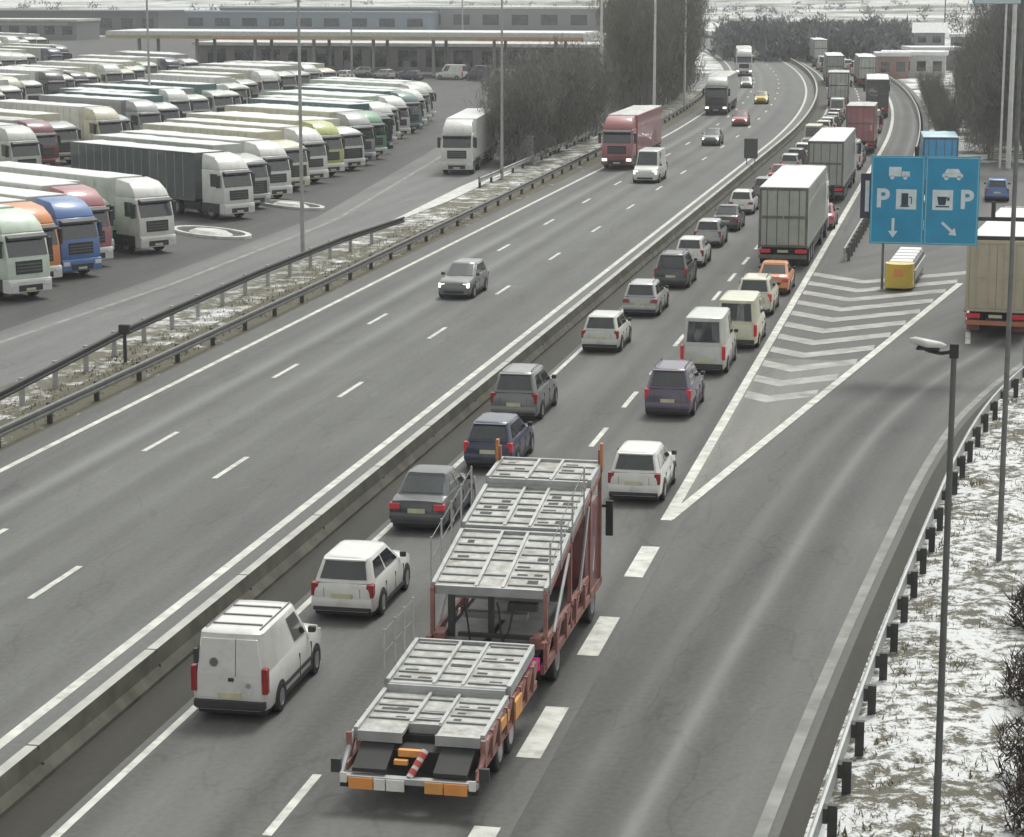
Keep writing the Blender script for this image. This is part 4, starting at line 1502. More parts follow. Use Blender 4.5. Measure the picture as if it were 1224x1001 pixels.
for row, (x0, y0, x1, y1, n, grp, wd) in enumerate(((-63.5, 128, -79, 268, 25, 'trucks parked in the second row', 'second'), (-91, 163, -106, 302, 25, 'trucks parked in the third row', 'third'), (-118, 205, -135, 322, 18, 'trucks parked in the fourth row', 'fourth'), (-148, 262, -170, 400, 16, 'trucks parked in the last row', 'last'))):
    for i in range(n):
        t = i / (n - 1)
        cc, cn = rn.choice([(P_WHITE, 'white')] * 5 + [(P_OFFW, 'off-white')] * 4 + [(P_SILVER, 'silver')] * 3 + [(P_CREAM, 'cream')] * 2 + [(P_GREEN, 'green'), (P_NAVY, 'navy'), (P_DARK, 'dark grey')])
        if row == 0 and i in (4, 5):
            cc, cn = P_MAROON, 'maroon'
        tcl = rn.choice([P_OFFW, P_OFFW, P_WHITE, P_CREAM, P_SILVER, P_TEAL])
        if rn.random() < 0.06:
            continue
        truck((x0 + (x1 - x0) * t + rn.uniform(-1.6, 1.6), y0 + (y1 - y0) * t + rn.uniform(-0.5, 0.5), 0.02), ANG + rn.uniform(-0.03, 0.03), 'trailer truck with %s cab and snowy roof, %s from near end of %s row' % (cn, ORD[i], wd), cc, tcl, grp, rn.choice(['semi', 'semi_low']), snowm=rn.choice([None, None, M_SNOW_DIRTY]), sc=(rn.uniform(0.93, 1.0), rn.uniform(0.88, 1.0), rn.uniform(0.9, 1.04)))
truck((-36.9, 159.8, 0.022), math.pi + R(6), 'white trailer truck driving along the service road towards the camera', P_WHITE, P_OFFW, None, 'semi', bumper=P_OFFW)
# small vehicles by the fuel station
for x, y, rz, colr, lab in ((-62.5, 296, 2.0, P_WHITE, 'white van under the right end of the fuel station canopy'), (-57.5, 292, 2.0, P_WHITE, 'white van right of another van under the canopy end')):
    place('van', B_VAN, 'white_van', (x, y, 0.02), rz, lab, 'van', 'vans at the fuel station', {'body': colr})
for i, (x, y) in enumerate(((-104, 318), (-96, 314), (-88, 319), (-80, 316), (-71, 318))):
    colr, cn = ((P_WHITE, 'white'), (P_BLUE, 'blue'), (P_SILVER, 'silver'), (P_DARK, 'dark'), (P_RED, 'red'))[i]
    place('hatch', B_HATCH, 'parked_car', (x, y, 0.02), 1.5 + 0.2 * i, '%s car filling up under the fuel station canopy' % cn, 'car', 'cars at the fuel station', {'body': colr})


PK = random.Random(15)
for i in range(13):
    colr, cn = PK.choice([(P_WHITE, 'white'), (P_SILVER, 'silver'), (P_DARK, 'dark grey'), (P_OFFW, 'off-white'), (P_NAVY, 'navy'), (P_ROSE, 'faded red')])
    isv = PK.random() < 0.45
    place('van' if isv else 'hatch', B_VAN if isv else B_HATCH, 'parked_van' if isv else 'parked_car', (-122 + i * 4.9 + PK.uniform(-0.8, 0.8), 309 + PK.uniform(-3, 3), 0.02), PK.uniform(0.9, 2.2),
          '%s %s waiting in front of the fuel station canopy, %s from its left end' % (cn, 'van' if isv else 'car', ORD[i]), 'van' if isv else 'car', 'vehicles waiting at the fuel station', {'body': colr})

# traffic islands with snow and raised kerb
def island(pts, label):
    root = empty('traffic_island', (pts[0][0], pts[0][1], 0.012))
    tag(root, label, 'traffic island', 'snowy islands in the truck park')
    c = Vector((sum(p[0] for p in pts) / len(pts), sum(p[1] for p in pts) / len(pts)))
    rel = [(p[0] - pts[0][0], p[1] - pts[0][1]) for p in pts]
    cr = (c.x - pts[0][0], c.y - pts[0][1])
    k = MB()
    inn = [(cr[0] + (x - cr[0]) * 0.86, cr[1] + (y - cr[1]) * 0.86) for x, y in rel]
    k.loft([[(x, y, 0) for x, y in rel], [(x, y, 0.16) for x, y in rel], [(x, y, 0.16) for x, y in inn], [(x, y, 0.05) for x, y in inn]], cap=False)
    k.build('kerb', M_SNOW_DIRTY, root)
    q = MB()
    q.face([(x, y, 0.055) for x, y in inn])
    q.build('island_bed', M_LOT, root)
    q = MB()
    mid = [(cr[0] + (x - cr[0]) * 0.55, cr[1] + (y - cr[1]) * 0.55) for x, y in rel]
    q.loft([[(x, y, 0.056) for x, y in mid], [(cr[0] + (x - cr[0]) * 0.4, cr[1] + (y - cr[1]) * 0.4, 0.22) for x, y in rel]])
    q.build('snow_heap', M_SNOW_DIRTY, root)


def oval(cx, cy, a, b, rz, n=20):
    return [(cx + a * math.cos(t) * math.cos(rz) - b * math.sin(t) * math.sin(rz), cy + a * math.cos(t) * math.sin(rz) + b * math.sin(t) * math.cos(rz)) for t in [2 * math.pi * k / n for k in range(n)]]


gx, gy = G(252, 280)
island(oval(gx, gy, 3.6, 1.5, R(140)), 'snow-rimmed kerbed island between the white truck and the dark grey trailer')
gx, gy = G(348, 247)
island(oval(gx, gy, 3.4, 1.2, R(140)), 'low snowy island right of the dark grey trailer truck')


# ------------------------------------------------------------------ masts, lamps and signs
def mast(loc, h, label, r=0.11, m=M_POLE, arm=0, rz=0.0, name='lamp_mast', cat='lamp mast', group='tall lamp masts'):
    root = empty(name, (loc[0], loc[1], 0.0), rz)
    tag(root, label, cat, group)
    q = MB()
    q.cyl((0, 0, 0), (0, 0, h), r, r * 0.6, 12)
    p = q.build('pole', m, root, smooth=40)
    q = MB()
    q.box(-0.2, 0.2, -0.2, 0.2, 0, 0.06)
    q.build('base_plate', M_GALV_D, root)
    for sx in ((-1,) if arm == 1 else (-1, 1)):
        q = MB()
        q.tube([(0, 0, h - 0.05), (sx * 0.6, 0, h + 0.25), (sx * 1.5, 0, h + 0.35)], 0.05)
        q.build('arm', m, root)
        q = MB()
        a, b = sorted((sx * 1.4, sx * 2.2))
        q.box(a, b, -0.16, 0.16, h + 0.28, h + 0.44)
        l_ = q.build('lamp_head', M_GALV_D, root, bevel=0.05)
        q = MB()
        a, b = sorted((sx * 1.5, sx * 2.1))
        q.box(a, b, -0.12, 0.12, h + 0.262, h + 0.285)
        q.build('lens', M_LAMP, l_)
    return root


for (px, py), lab in (((600, 215), 'tall grey lamp mast beside the small grey cabinet'), ((362, 305), 'tall grey lamp mast in front of the service road guardrail'), ((718, 160), 'tall pale lamp mast at the corner of the dark thicket'),
                      ((782, 120), 'tall pale lamp mast in front of the tall thicket'), ((818, 115), 'tall pale lamp mast at the right end of the tall thicket')):
    x, y = {782: (-31.31, 222.5), 818: (-32.58, 256.0)}.get(px, G(px, py))   # these two stand on the verge in front of the thicket
    mast((x, y), 14.5, lab, 0.16 if py < 200 else 0.11, M_POLE_W if py < 200 else M_POLE)
mast(G(180, 150), 14.5, 'lamp mast standing among the second row of trucks', 0.14, M_POLE)
mast(G(421, 118), 14.5, 'lamp mast among the far trucks left of the fuel station', 0.14, M_POLE)
mast(G(553, 80), 14.5, 'faint lamp mast beyond the fuel station canopy', 0.16, M_POLE)
mast(G(1128, 62), 17, 'thin mast on the far snowy field at the right', 0.14, M_POLE_DK)
mast((0.95, 54.6), 14.2, 'dark lamp mast with its foot on the snowy verge', 0.075, M_GALV_D)


def street_lamp():
    root = empty('street_lamp', (-0.2, 35.0, 0.05), 0.0)
    tag(root, 'slim dark street lamp with curved arm over the exit ramp, nearest on the verge', 'street lamp')
    h = 8.45
    q = MB()
    q.cyl((0, 0, 0), (0, 0, h), 0.065, 0.045, 12)
    q.build('pole', M_POLE_DK, root, smooth=40)
    q = MB()
    q.box(-0.07, 0.07, -0.07, 0.07, h - 0.12, h + 0.1)
    q.build('bracket', M_UNDER, root)
    q = MB()
    pts = [(0, 0, h - 0.02), (-0.2, 0.0, h - 0.06), (-0.4, 0.0, h - 0.02), (-0.55, 0, h + 0.06)]
    q.tube(pts, 0.03, 8)
    q.build('arm', M_UNDER, root)
    q = MB()
    n = 10
    rings = []
    for x, w_, zz, hh in ((-0.12, 0.03, 0.06, 0.02), (-0.2, 0.09, 0.07, 0.05), (-0.42, 0.12, 0.09, 0.07), (-0.6, 0.09, 0.13, 0.06), (-0.68, 0.03, 0.14, 0.03)):
        rings.append([(x, w_ * math.cos(2 * math.pi * k / n), h + zz + hh * math.sin(2 * math.pi * k / n)) for k in range(n)])
    q.loft(rings)
    hd = q.build('lamp_head', mat('lamp_shell', (0.5, 0.5, 0.48), 0.5), root, smooth=50)
    q = MB()
    q.box(-0.58, -0.22, -0.08, 0.08, h - 0.005, h + 0.03)
    q.build('lens', M_UNDER, hd)


street_lamp()

M_SIGN = mat('sign_blue', (0.025, 0.29, 0.50), 0.45, var=0.1, scale=1.2)
M_SIGNW = mat('sign_white', (0.66, 0.74, 0.78), 0.5)
M_SIGNBACK = mat('sign_back', (0.10, 0.105, 0.11), 0.6)


def text_mesh(name, body, size, m, parent, loc, rot=(math.pi / 2, 0, 0), bold=0.012):
    cu = bpy.data.curves.new(name, 'FONT')
    cu.body = body
    cu.size = size
    cu.align_x = 'CENTER'
    cu.align_y = 'CENTER'
    cu.extrude = 0.008
    cu.offset = bold
    tmp = bpy.data.objects.new('tmp', cu)
    COL.objects.link(tmp)
    bpy.context.view_layer.update()
    me = bpy.data.meshes.new_from_object(tmp.evaluated_get(bpy.context.evaluated_depsgraph_get()))
    bpy.data.objects.remove(tmp)
    me.materials.clear()
    me.materials.append(m)
    o = bpy.data.objects.new(name, me)
    COL.objects.link(o)
    o.parent = parent
    o.location = loc
    o.rotation_euler = rot
    return o


def parking_sign():
    Ys = 82.0

    def at(px, py):
        # point of the vertical plane y = Ys on that sight line
        lo, hi = -5.0, 14.0
        for _ in range(50):
            mid = (lo + hi) / 2
            if G(px, py, mid)[1] > Ys:
                lo = mid
            else:
                hi = mid
        return G(px, py, lo)[0], lo
    xl, zt = at(1042, 186)
    xr, zb = at(1168, 294)
    Wd, Hd = xr - xl, zt - zb
    root = empty('gantry_sign', (4.6, Ys, 0))
    tag(root, 'blue parking sign with two panels hung on a cantilever arm over the ramp', 'road sign')
    ox = xl - 4.6
    q = MB()
    q.cyl((0, 0.35, 0), (0, 0.35, zt + 0.2), 0.2, 0.17, 14)
    q.build('mast', M_GALV, root, smooth=40)
    za, zc = at(1180, 263)[1], at(1180, 286)[1]
    q = MB()
    for z in (za, zc):
        q.box(ox + 0.3, 0.0, 0.27, 0.43, z - 0.07, z + 0.07)
    q.box(ox + Wd + 0.45, ox + Wd + 0.6, 0.28, 0.42, za, zt - 1.6)
    q.build('arm', M_STEEL_DK, root)
    gap = 0.02
    for k in range(2):
        x0 = ox + k * (Wd / 2 + gap / 2)
        x1 = x0 + Wd / 2 - gap / 2
        q = MB()
        q.box(x0, x1, -0.03, 0.03, zb, zt)
        pn = q.build('sign_panel', M_SIGN, root)
        xc = (x0 + x1) / 2
        q = MB()
        bw = 0.045
        for a, b, c, d in ((x0 + 0.03, x1 - 0.03, zt - 0.07, zt - 0.03), (x0 + 0.03, x1 - 0.03, zb + 0.03, zb + 0.07), (x0 + 0.03, x0 + 0.07, zb + 0.07, zt - 0.07), (x1 - 0.07, x1 - 0.03, zb + 0.07, zt - 0.07)):
            q.box(a, b, -0.037, -0.0302, c, d)
        q.build('border', mat('sign_border', (0.2, 0.5, 0.62), 0.5), pn)
        h = zt - zb
        zi, zm, za_ = zt - h * 0.20, zt - h * 0.49, zt - h * 0.82
        q = MB()
        if k == 0:   # lorry symbol
            q.box(xc - 0.32, xc + 0.12, -0.04, -0.0302, zi - 0.10, zi + 0.24)
            q.prism([(0, 0)] * 3, 0, 0) if False else None
            q.box(xc + 0.14, xc + 0.42, -0.04, -0.0302, zi - 0.10, zi + 0.08)
            for wx in (-0.2, 0.26):
                q.cyl((xc + wx, -0.04, zi - 0.14), (xc + wx, -0.0302, zi - 0.14), 0.075, n=12)
            nm = 'lorry_symbol'
        else:        # car symbol
            q.loft([[(xc - 0.3, y, zi + 0.03), (xc - 0.2, y, zi + 0.2), (xc + 0.2, y, zi + 0.2), (xc + 0.3, y, zi + 0.03)] for y in (-0.04, -0.0302)])
            q.box(xc - 0.36, xc + 0.36, -0.04, -0.0302, zi - 0.1, zi + 0.02)
            for wx in (-0.22, 0.22):
                q.cyl((xc + wx, -0.04, zi - 0.13), (xc + wx, -0.0302, zi - 0.13), 0.075, n=12)
            nm = 'car_symbol'
        q.build(nm, M_SIGNW, pn)
        s = -1 if k == 0 else 1
        text_mesh('letter', 'P', 0.92, M_SIGNW, pn, (xc + s * 0.52, -0.036, zm), bold=0.03)
        q = MB()
        bx = xc - s * 0.32
        q.box(bx - 0.36, bx + 0.36, -0.04, -0.0302, zm - 0.36, zm + 0.36)
        pic = q.build('pictogram_board', M_SIGNW, pn)
        q = MB()
        if k == 0:   # fuel pump
            q.box(bx - 0.17, bx + 0.07, -0.048, -0.0402, zm - 0.22, zm + 0.22)
            q.box(bx - 0.21, bx + 0.11, -0.048, -0.0402, zm - 0.27, zm - 0.225)
            q.box(bx + 0.1, bx + 0.2, -0.048, -0.0402, zm + 0.06, zm + 0.1)
            q.box(bx + 0.165, bx + 0.2, -0.048, -0.0402, zm - 0.16, zm + 0.06)
        else:        # cup
            q.loft([[(bx - 0.2, y, zm + 0.12), (bx - 0.14, y, zm - 0.18), (bx + 0.10, y, zm - 0.18), (bx + 0.15, y, zm + 0.12)] for y in (-0.048, -0.0402)])
            q.box(bx - 0.24, bx + 0.24, -0.048, -0.0402, zm - 0.26, zm - 0.21)
            q.box(bx + 0.16, bx + 0.24, -0.048, -0.0402, zm - 0.02, zm + 0.1)
        q.build('pictogram', mat('pictogram_dark', (0.03, 0.06, 0.09), 0.5), pic)
        q = MB()
        ax = xc - s * (-0.12 if k == 0 else 0.05)

        def rotp(x, z, a):
            return (ax + x * math.cos(a) - z * math.sin(a), za_ + x * math.sin(a) + z * math.cos(a))
        a = 0 if k == 0 else R(48)
        for shape in ([(-0.05, 0.36), (0.05, 0.36), (0.05, -0.1), (-0.05, -0.1)], [(-0.17, -0.1), (0.17, -0.1), (0, -0.34)]):
            pts = [rotp(x, z, a) for x, z in shape]
            q.loft([[(x, y, z) for x, z in pts] for y in (-0.04, -0.0302)])
        q.build('arrow', M_SIGNW, pn)
    # dark framed side board seen just left of the blue panels
    x0, z1 = at(1029, 208)
    x1, z0 = at(1046, 262)
    q = MB()
    q.box(x0 - 4.6, x1 - 4.6, 0.15, 0.3, z0, z1)
    sb = q.build('side_board', mat('board_violet_black', (0.07, 0.055, 0.085), 0.6), root)
    q = MB()
    q.box(x0 - 4.6 + 0.17, x0 - 4.6 + 0.32, 0.13, 0.149, z0 + 0.25, z1 - 0.25)
    q.build('white_field', M_SIGNW, sb)


parking_sign()


def totem():
    x, y = G(1205, 202)
    root = empty('totem_sign', (x, y, 0))
    tag(root, 'tall white totem pole with a big blue sign at the top right corner', 'sign')
    q = MB()
    q.cyl((0, 0, 0), (0, 0, 12.2), 0.2, 0.17, 12)
    q.cyl((-0.62, 0, 0), (-0.62, 0, 12.2), 0.09, 0.08, 10)
    q.build('pole', M_POLE_W, root, smooth=40)
    q = MB()
    q.box(-3.0, 3.2, -0.2, 0.2, 12.2, 16.5)
    p = q.build('sign_panel', paint('sky_blue', (0.16, 0.42, 0.58), 0.5), root, bevel=0.05)
    q = MB()
    q.box(-2.9, 3.1, -0.215, -0.201, 12.25, 12.7)
    q.build('pale_band', mat('sign_pale_band', (0.6, 0.7, 0.75), 0.5), p)


totem()


def small_panel():
    root = empty('small_sign', (1.62, 54.4, 0.1))
    tag(root, 'small green and white sign at the right edge, beside the dark mast', 'sign')
    q = MB()
    q.cyl((0, 0, 0), (0, 0, 5.6), 0.035, n=8)
    q.build('post', M_POLE_DK, root)
    q = MB()
    q.box(-0.32, 0.5, -0.06, -0.04, 4.95, 5.55)
    p = q.build('sign_panel', paint('sign_green', (0.18, 0.33, 0.28), 0.5), root)
    q = MB()
    q.box(-0.16, 0.36, -0.07, -0.061, 5.1, 5.42)
    q.build('white_field', M_SIGNW, p)


small_panel()


def crash_cushion():
    x, y = G(1073, 349)
    root = empty('crash_cushion', (x, y, 0.03), -R(3))
    root.scale = (1.25, 1.1, 1.22)
    tag(root, 'yellow nosed crash cushion with snow on top where the gore ends', 'crash cushion')
    n = 10
    q = MB()
    pts = [(0.52 * math.cos(math.pi * (1 + k / n)), 0.5 + 0.5 * math.sin(math.pi * (1 + k / n))) for k in range(n + 1)] + [(0.52, 0.9), (-0.52, 0.9)]
    q.loft([[(a, b, 0.1) for a, b in pts], [(a, b, 1.0) for a, b in pts]])
    ns = q.build('nose', P_YELLOW, root, smooth=30)
    q = MB()
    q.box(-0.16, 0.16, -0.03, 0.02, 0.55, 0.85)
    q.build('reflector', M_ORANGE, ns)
    q = MB()
    for k in range(5):
        q.box(-0.5, 0.5, 0.92 + k * 1.1, 1.9 + k * 1.1, 0.12, 0.92)
    q.build('cushion_bay', M_GALV_D, root, bevel=0.02)
    q = MB()
    for k in range(5):
        q.box(-0.42, 0.42, 0.98 + k * 1.1, 1.84 + k * 1.1, 0.922, 1.02)
    q.build('snow_cap', M_SNOW, root, bevel=0.04)
    q = MB()
    q.box(0.51, 0.56, 0.9, 6.4, 0.35, 0.7)
    q.box(-0.56, -0.51, 0.9, 6.4, 0.35, 0.7)
    q.build('side_rail', M_GALV, root)
    r2 = empty('marker_post', (x - 0.75, y + 0.6, 0.03))
    tag(r2, 'thin grey marker post standing beside the yellow crash cushion', 'post')
    q = MB()
    q.cyl((0, 0, 0), (0, 0, 2.1), 0.06, n=10)
    q.build('post', M_GALV_D, r2)
    q = MB()
    q.cyl((0, 0, 2.1), (0, 0, 2.16), 0.075, n=10)
    q.build('cap', M_UNDER, r2)


crash_cushion()


def cabinet(loc, label, sz, m, name='utility_cabinet', cat='cabinet'):
    root = empty(name, (loc[0], loc[1], 0.03), R(8))
    tag(root, label, cat)
    a, d, h = sz
    q = MB()
    q.box(-a / 2, a / 2, -d / 2, d / 2, 0.15, h)
    q.build('housing', m, root, bevel=0.03)
    q = MB()
    q.box(-a / 2 - 0.05, a / 2 + 0.05, -d / 2 - 0.05, d / 2 + 0.05, 0, 0.15)
    q.build('plinth', M_CONC, root)
    for s in (-1, 1):
        q = MB()
        x0, x1 = sorted((s * 0.02, s * (a / 2 - 0.08)))
        q.box(x0, x1, -d / 2 - 0.025, -d / 2 + 0.01, 0.25, h - 0.1)
        q.build('door', m, root, bevel=0.01)
    q = MB()
    q.box(-a / 2 - 0.06, a / 2 + 0.06, -d / 2 - 0.06, d / 2 + 0.06, h, h + 0.06)
    q.build('lid', M_SNOW_DIRTY, root)


cabinet(G(626, 197), 'pale grey switch cabinet in front of the thicket', (1.45, 0.7, 2.1), mat('cabinet_grey', (0.42, 0.44, 0.46), 0.5))


def call_post():
    x, y = G(150, 434)
    root = empty('marker_post', (x, y, 0.03))
    tag(root, 'short dark post with a box on top at the near guardrail', 'post')
    q = MB()
    q.cyl((0, 0, 0), (0, 0, 1.1), 0.07, n=10)
    q.build('post', M_STEEL_DK, root)
    q = MB()
    q.box(-0.2, 0.2, -0.12, 0.12, 1.1, 1.42)
    q.build('box', M_UNDER, root, bevel=0.03)


call_post()


def sign_back():
    root = empty('median_sign', (-16.2, 166.5, 0.60))
    tag(root, 'dark grey board standing on the median barrier', 'sign')
    for x in (-0.3, 0.3):
        q = MB()
        q.cyl((x, 0.04, 0), (x, 0.04, 1.9), 0.035, n=8)
        q.build('post', M_GALV_D, root)
    q = MB()
    q.box(-0.5, 0.5, -0.03, 0.0, 0.45, 1.9)
    q.build('sign_panel', M_SIGNBACK, root)


sign_back()


# ------------------------------------------------------------------ buildings
def fuel_station():
    xl, yl, xr, yr = -126.5, 318, -55, 318
    root = empty('fuel_station', (xl, yl, 0))
    tag(root, 'long flat fuel station canopy with snowy roof and orange yellow fascia', 'fuel station')
    Wd = xr - xl
    D = 14
    q = MB()
    q.box(0, Wd, 0, D, 5.35, 6.2)
    q.build('roof', mat('canopy_roof', (0.5, 0.5, 0.46), 0.6), root)
    q = MB()
    q.box(0.1, Wd - 0.1, 0.1, D - 0.1, 6.2, 6.4)
    q.build('roof_snow', M_SNOW, root)
    q = MB()
    q.box(-0.05, Wd + 0.05, -0.08, 0.0, 5.78, 6.3)
    q.build('fascia_cap', mat('fascia_white', (0.68, 0.68, 0.64), 0.5), root)
    M_F = mat('fascia_olive_yellow', (0.5, 0.42, 0.26), 0.5, var=0.2, scale=0.2)
    q = MB()
    q.box(-0.05, Wd + 0.05, -0.07, 0.0, 5.3, 5.77)
    q.build('fascia', M_F, root)
    for a, b in ((17, 29), (56, 71.4)):
        q = MB()
        q.box(a, b, -0.1, -0.071, 5.25, 5.5)
        q.build('fascia_panel', mat('fascia_red', (0.62, 0.25, 0.17), 0.5), root)
    for i in range(8):
        for y in (3, 11):
            q = MB()
            q.box(4 + i * 9 - 0.2, 4 + i * 9 + 0.2, y - 0.2, y + 0.2, 0, 5.35)
            q.build('column', mat('column_grey', (0.4, 0.4, 0.38), 0.6), root)
    for i in range(7):
        q = MB()
        q.box(8 + i * 9 - 0.5, 8 + i * 9 + 0.5, 6.5, 7.3, 0.15, 2.0)
        q.box(8 + i * 9 - 1.5, 8 + i * 9 + 1.5, 6.0, 7.8, 0, 0.15)
        q.build('fuel_pump', mat('pump_mauve', (0.3, 0.28, 0.32), 0.5), root, bevel=0.03)
    r2 = empty('shop_building', (xl + 6, yl + 22, 0))
    tag(r2, 'low dark shop building behind the fuel station canopy', 'building')
    q = MB()
    q.box(0, 64, 0, 12, 0, 3.7)
    wl = q.build('wall', mat('shop_wall', (0.25, 0.235, 0.24), 0.7), r2)
    q = MB()
    q.box(-0.4, 64.4, -0.5, 12.4, 3.7, 4.2)
    q.build('roof', M_SNOW_DIRTY, r2)
    for i in range(14):
        q = MB()
        q.box(2 + i * 4.4, 5 + i * 4.4, -0.03, 0.05, 0.6, 3.2)
        q.build('window', M_GLASS, r2)


fuel_station()


def building(x, y, w_, d, h, wallc, label, roofm=None, rz=0.0, nwin=5, floors=1, band=None, pitched=False):
    root = empty('building', (x, y, hill(x, y) - 0.3 if hill(x, y) else 0), rz)
    tag(root, label, 'building', 'buildings in the distance')
    q = MB()
    q.box(-w_ / 2, w_ / 2, 0, d, 0, h)
    wl = q.build('wall', wallc, root)
    q = MB()
    if pitched:
        q.loft([[(x_, y_, z) for y_, z in ((-0.5, h), (d / 2, h + d * 0.28), (d + 0.5, h))] for x_ in (-w_ / 2 - 0.5, w_ / 2 + 0.5)])
    else:
        q.box(-w_ / 2 - 0.3, w_ / 2 + 0.3, -0.3, d + 0.3, h, h + 0.5)
    q.build('roof', roofm or M_SNOW, root)
    for f in range(floors):
        fh = h / floors
        for i in range(nwin):
            xw = -w_ / 2 + w_ * (i + 0.5) / nwin
            q = MB()
            q.box(xw - w_ / nwin * 0.28, xw + w_ / nwin * 0.28, -0.04, 0.05, fh * f + fh * 0.3, fh * f + fh * 0.75)
            q.build('window', M_GLASS, root)
    if band:
        q = MB()
        q.box(-w_ * 0.42, w_ * 0.42, -0.12, -0.05, h * 0.8, h * 0.95)
        q.build('name_band', band, root)
    return root


WALL_G = mat('wall_grey', (0.24, 0.24, 0.25), 0.8)
WALL_D = mat('wall_dark', (0.13, 0.135, 0.14), 0.8)
WALL_O = mat('wall_orange', (0.34, 0.225, 0.19), 0.8)
WALL_W = mat('wall_white', (0.5, 0.5, 0.48), 0.8)
WALL_B = mat('wall_blue_grey', (0.19, 0.23, 0.265), 0.7)
x, y = G(1067, 94)
building(x, y, 4.4, 6, 3.1, WALL_O, 'small orange building with white roof right of the far road', rz=0.1, nwin=2)
x, y = G(1012, 110)
building(x + 7, y + 42, 9, 7, 3.2, WALL_W, 'long low white-roofed shed beside the far queue', nwin=4)
x, y = G(1120, 84)
building(x, y, 8, 8, 3.0, WALL_G, 'pale house with several windows above the blue truck', rz=0.2, nwin=4)
x, y = G(1098, 80)
building(x + 1, y + 26, 5, 6, 4.8, WALL_G, 'narrow tall pale house beside the orange building', nwin=2, floors=2, pitched=True)
x, y = G(1148, 78)
building(x + 2, y + 22, 8, 7, 4, WALL_G, 'grey house with white roof near the right-hand trees', nwin=3)
x, y = G(28, 48)
building(x, y, 26, 14, 4.2, WALL_G, 'grey hall with pale name band far at the upper left', roofm=M_SNOW_DIRTY, nwin=6, band=mat('band_grey', (0.4, 0.41, 0.42), 0.6))
x, y = G(90, 42)
building(x, y, 44, 18, 5.5, WALL_D, 'big dark grey hall left of the canopy', roofm=WALL_D, nwin=8)
x, y = G(250, 38)
building(x, y, 120, 20, 4.8, WALL_B, 'long blue grey hall behind the canopy', roofm=WALL_B, nwin=16)
x, y = G(500, 38)
building(x, y, 110, 20, 6, WALL_G, 'long grey hall behind the right half of the canopy', roofm=M_SNOW_DIRTY, nwin=14)


# ------------------------------------------------------------------ trees
M_BARK = mat('bark', (0.17, 0.16, 0.145), 0.9, var=0.3)
M_TWIG = mat('bare_twigs', (0.21, 0.205, 0.195), 0.9, var=0.35, scale=0.8)
M_TWIG2 = mat('bare_twigs_olive', (0.22, 0.21, 0.175), 0.9, var=0.3, scale=0.8)


def tree_builder(seed, H=9.0, spread=2.6, ntw=2600, base=0.06, twm=None):
    def build():
        rnd = random.Random(seed)
        root = empty('bare_tree')
        t = MB()
        tips = []

        def branch(p, d, ln, r, depth):
            segs = 3
            for _ in range(segs):
                d2 = (d + Vector((rnd.uniform(-1, 1), rnd.uniform(-1, 1), rnd.uniform(-0.3, 0.6))) * 0.16).normalized()
                q = p + d2 * ln / segs
                t.cyl(p, q, r, r * 0.8, 5 if depth < 2 else 3, cap=False)
                p, d, r = q, d2, r * 0.8
                if depth >= 1:
                    tips.append((p.copy(), d.copy()))
                if depth < 3:
                    for _k in range(2 if depth else 3):
                        a = rnd.uniform(0, 2 * math.pi)
                        dv = Vector((math.cos(a), math.sin(a), rnd.uniform(0.3, 1.3))).normalized()
                        branch(p, (d * 0.35 + dv).normalized(), ln * rnd.uniform(0.42, 0.62), r * 0.6, depth + 1) if depth < 2 or rnd.random() < 0.5 else None
        nst = 3
        for k in range(nst):
            a = 2 * math.pi * k / nst + rnd.uniform(-0.4, 0.4)
            branch(Vector((0.25 * math.cos(a), 0.25 * math.sin(a), 0)), Vector((0.22 * math.cos(a), 0.22 * math.sin(a), 1)).normalized(), H * rnd.uniform(0.55, 0.7), 0.13, 0)
        t.build('trunk', M_BARK, root, fix=False)
        c = MB()
        # twig sprays gathered in clumps along the branch tips, plus low suckers
        for _ in range(ntw):
            if rnd.random() < 0.72 and tips:
                p, d = rnd.choice(tips)
                p = p + Vector((rnd.gauss(0, 0.45), rnd.gauss(0, 0.45), rnd.gauss(0, 0.4)))
            else:
                a, rr = rnd.uniform(0, 2 * math.pi), spread * math.sqrt(rnd.random())
                p = Vector((rr * math.cos(a), rr * math.sin(a), H * base + rnd.random() ** 1.2 * H * 0.55))
            if p.z < 0.2:
                continue
            dv = Vector((rnd.gauss(0, 0.45), rnd.gauss(0, 0.45), rnd.uniform(0.4, 1.2))).normalized()
            L = rnd.uniform(0.5, 1.1)
            sd = dv.cross(Vector((rnd.uniform(-1, 1), rnd.uniform(-1, 1), 0.2))).normalized() * rnd.uniform(0.02, 0.05)
            c.face([p - sd, p + sd, p + dv * L])
            dv2 = (dv + sd.normalized() * 0.7).normalized()
            q = p + dv * L * 0.4
            c.face([q - sd * 0.7, q + sd * 0.7, q + dv2 * L * 0.6])
        c.build('crown', twm or M_TWIG, root, fix=False)
        return root
    return build


TREES = [tree_builder(1), tree_builder(2, 9, 2.9), tree_builder(3, 9, 2.4, 2400, 0.06, M_TWIG2), tree_builder(4, 9, 3.2, 2800)]


def tree(x, y, h, label, group, k, rnd, wd=1.0):
    s = h / 9.0
    o = place('tree%d' % k, TREES[k], 'bare_tree', (x, y, hill(x, y)), rnd.uniform(0, 6.28), label, 'tree', group, None, (s * wd * rnd.uniform(0.95, 1.2), s * wd * rnd.uniform(0.95, 1.2), s))


rnd = random.Random(21)
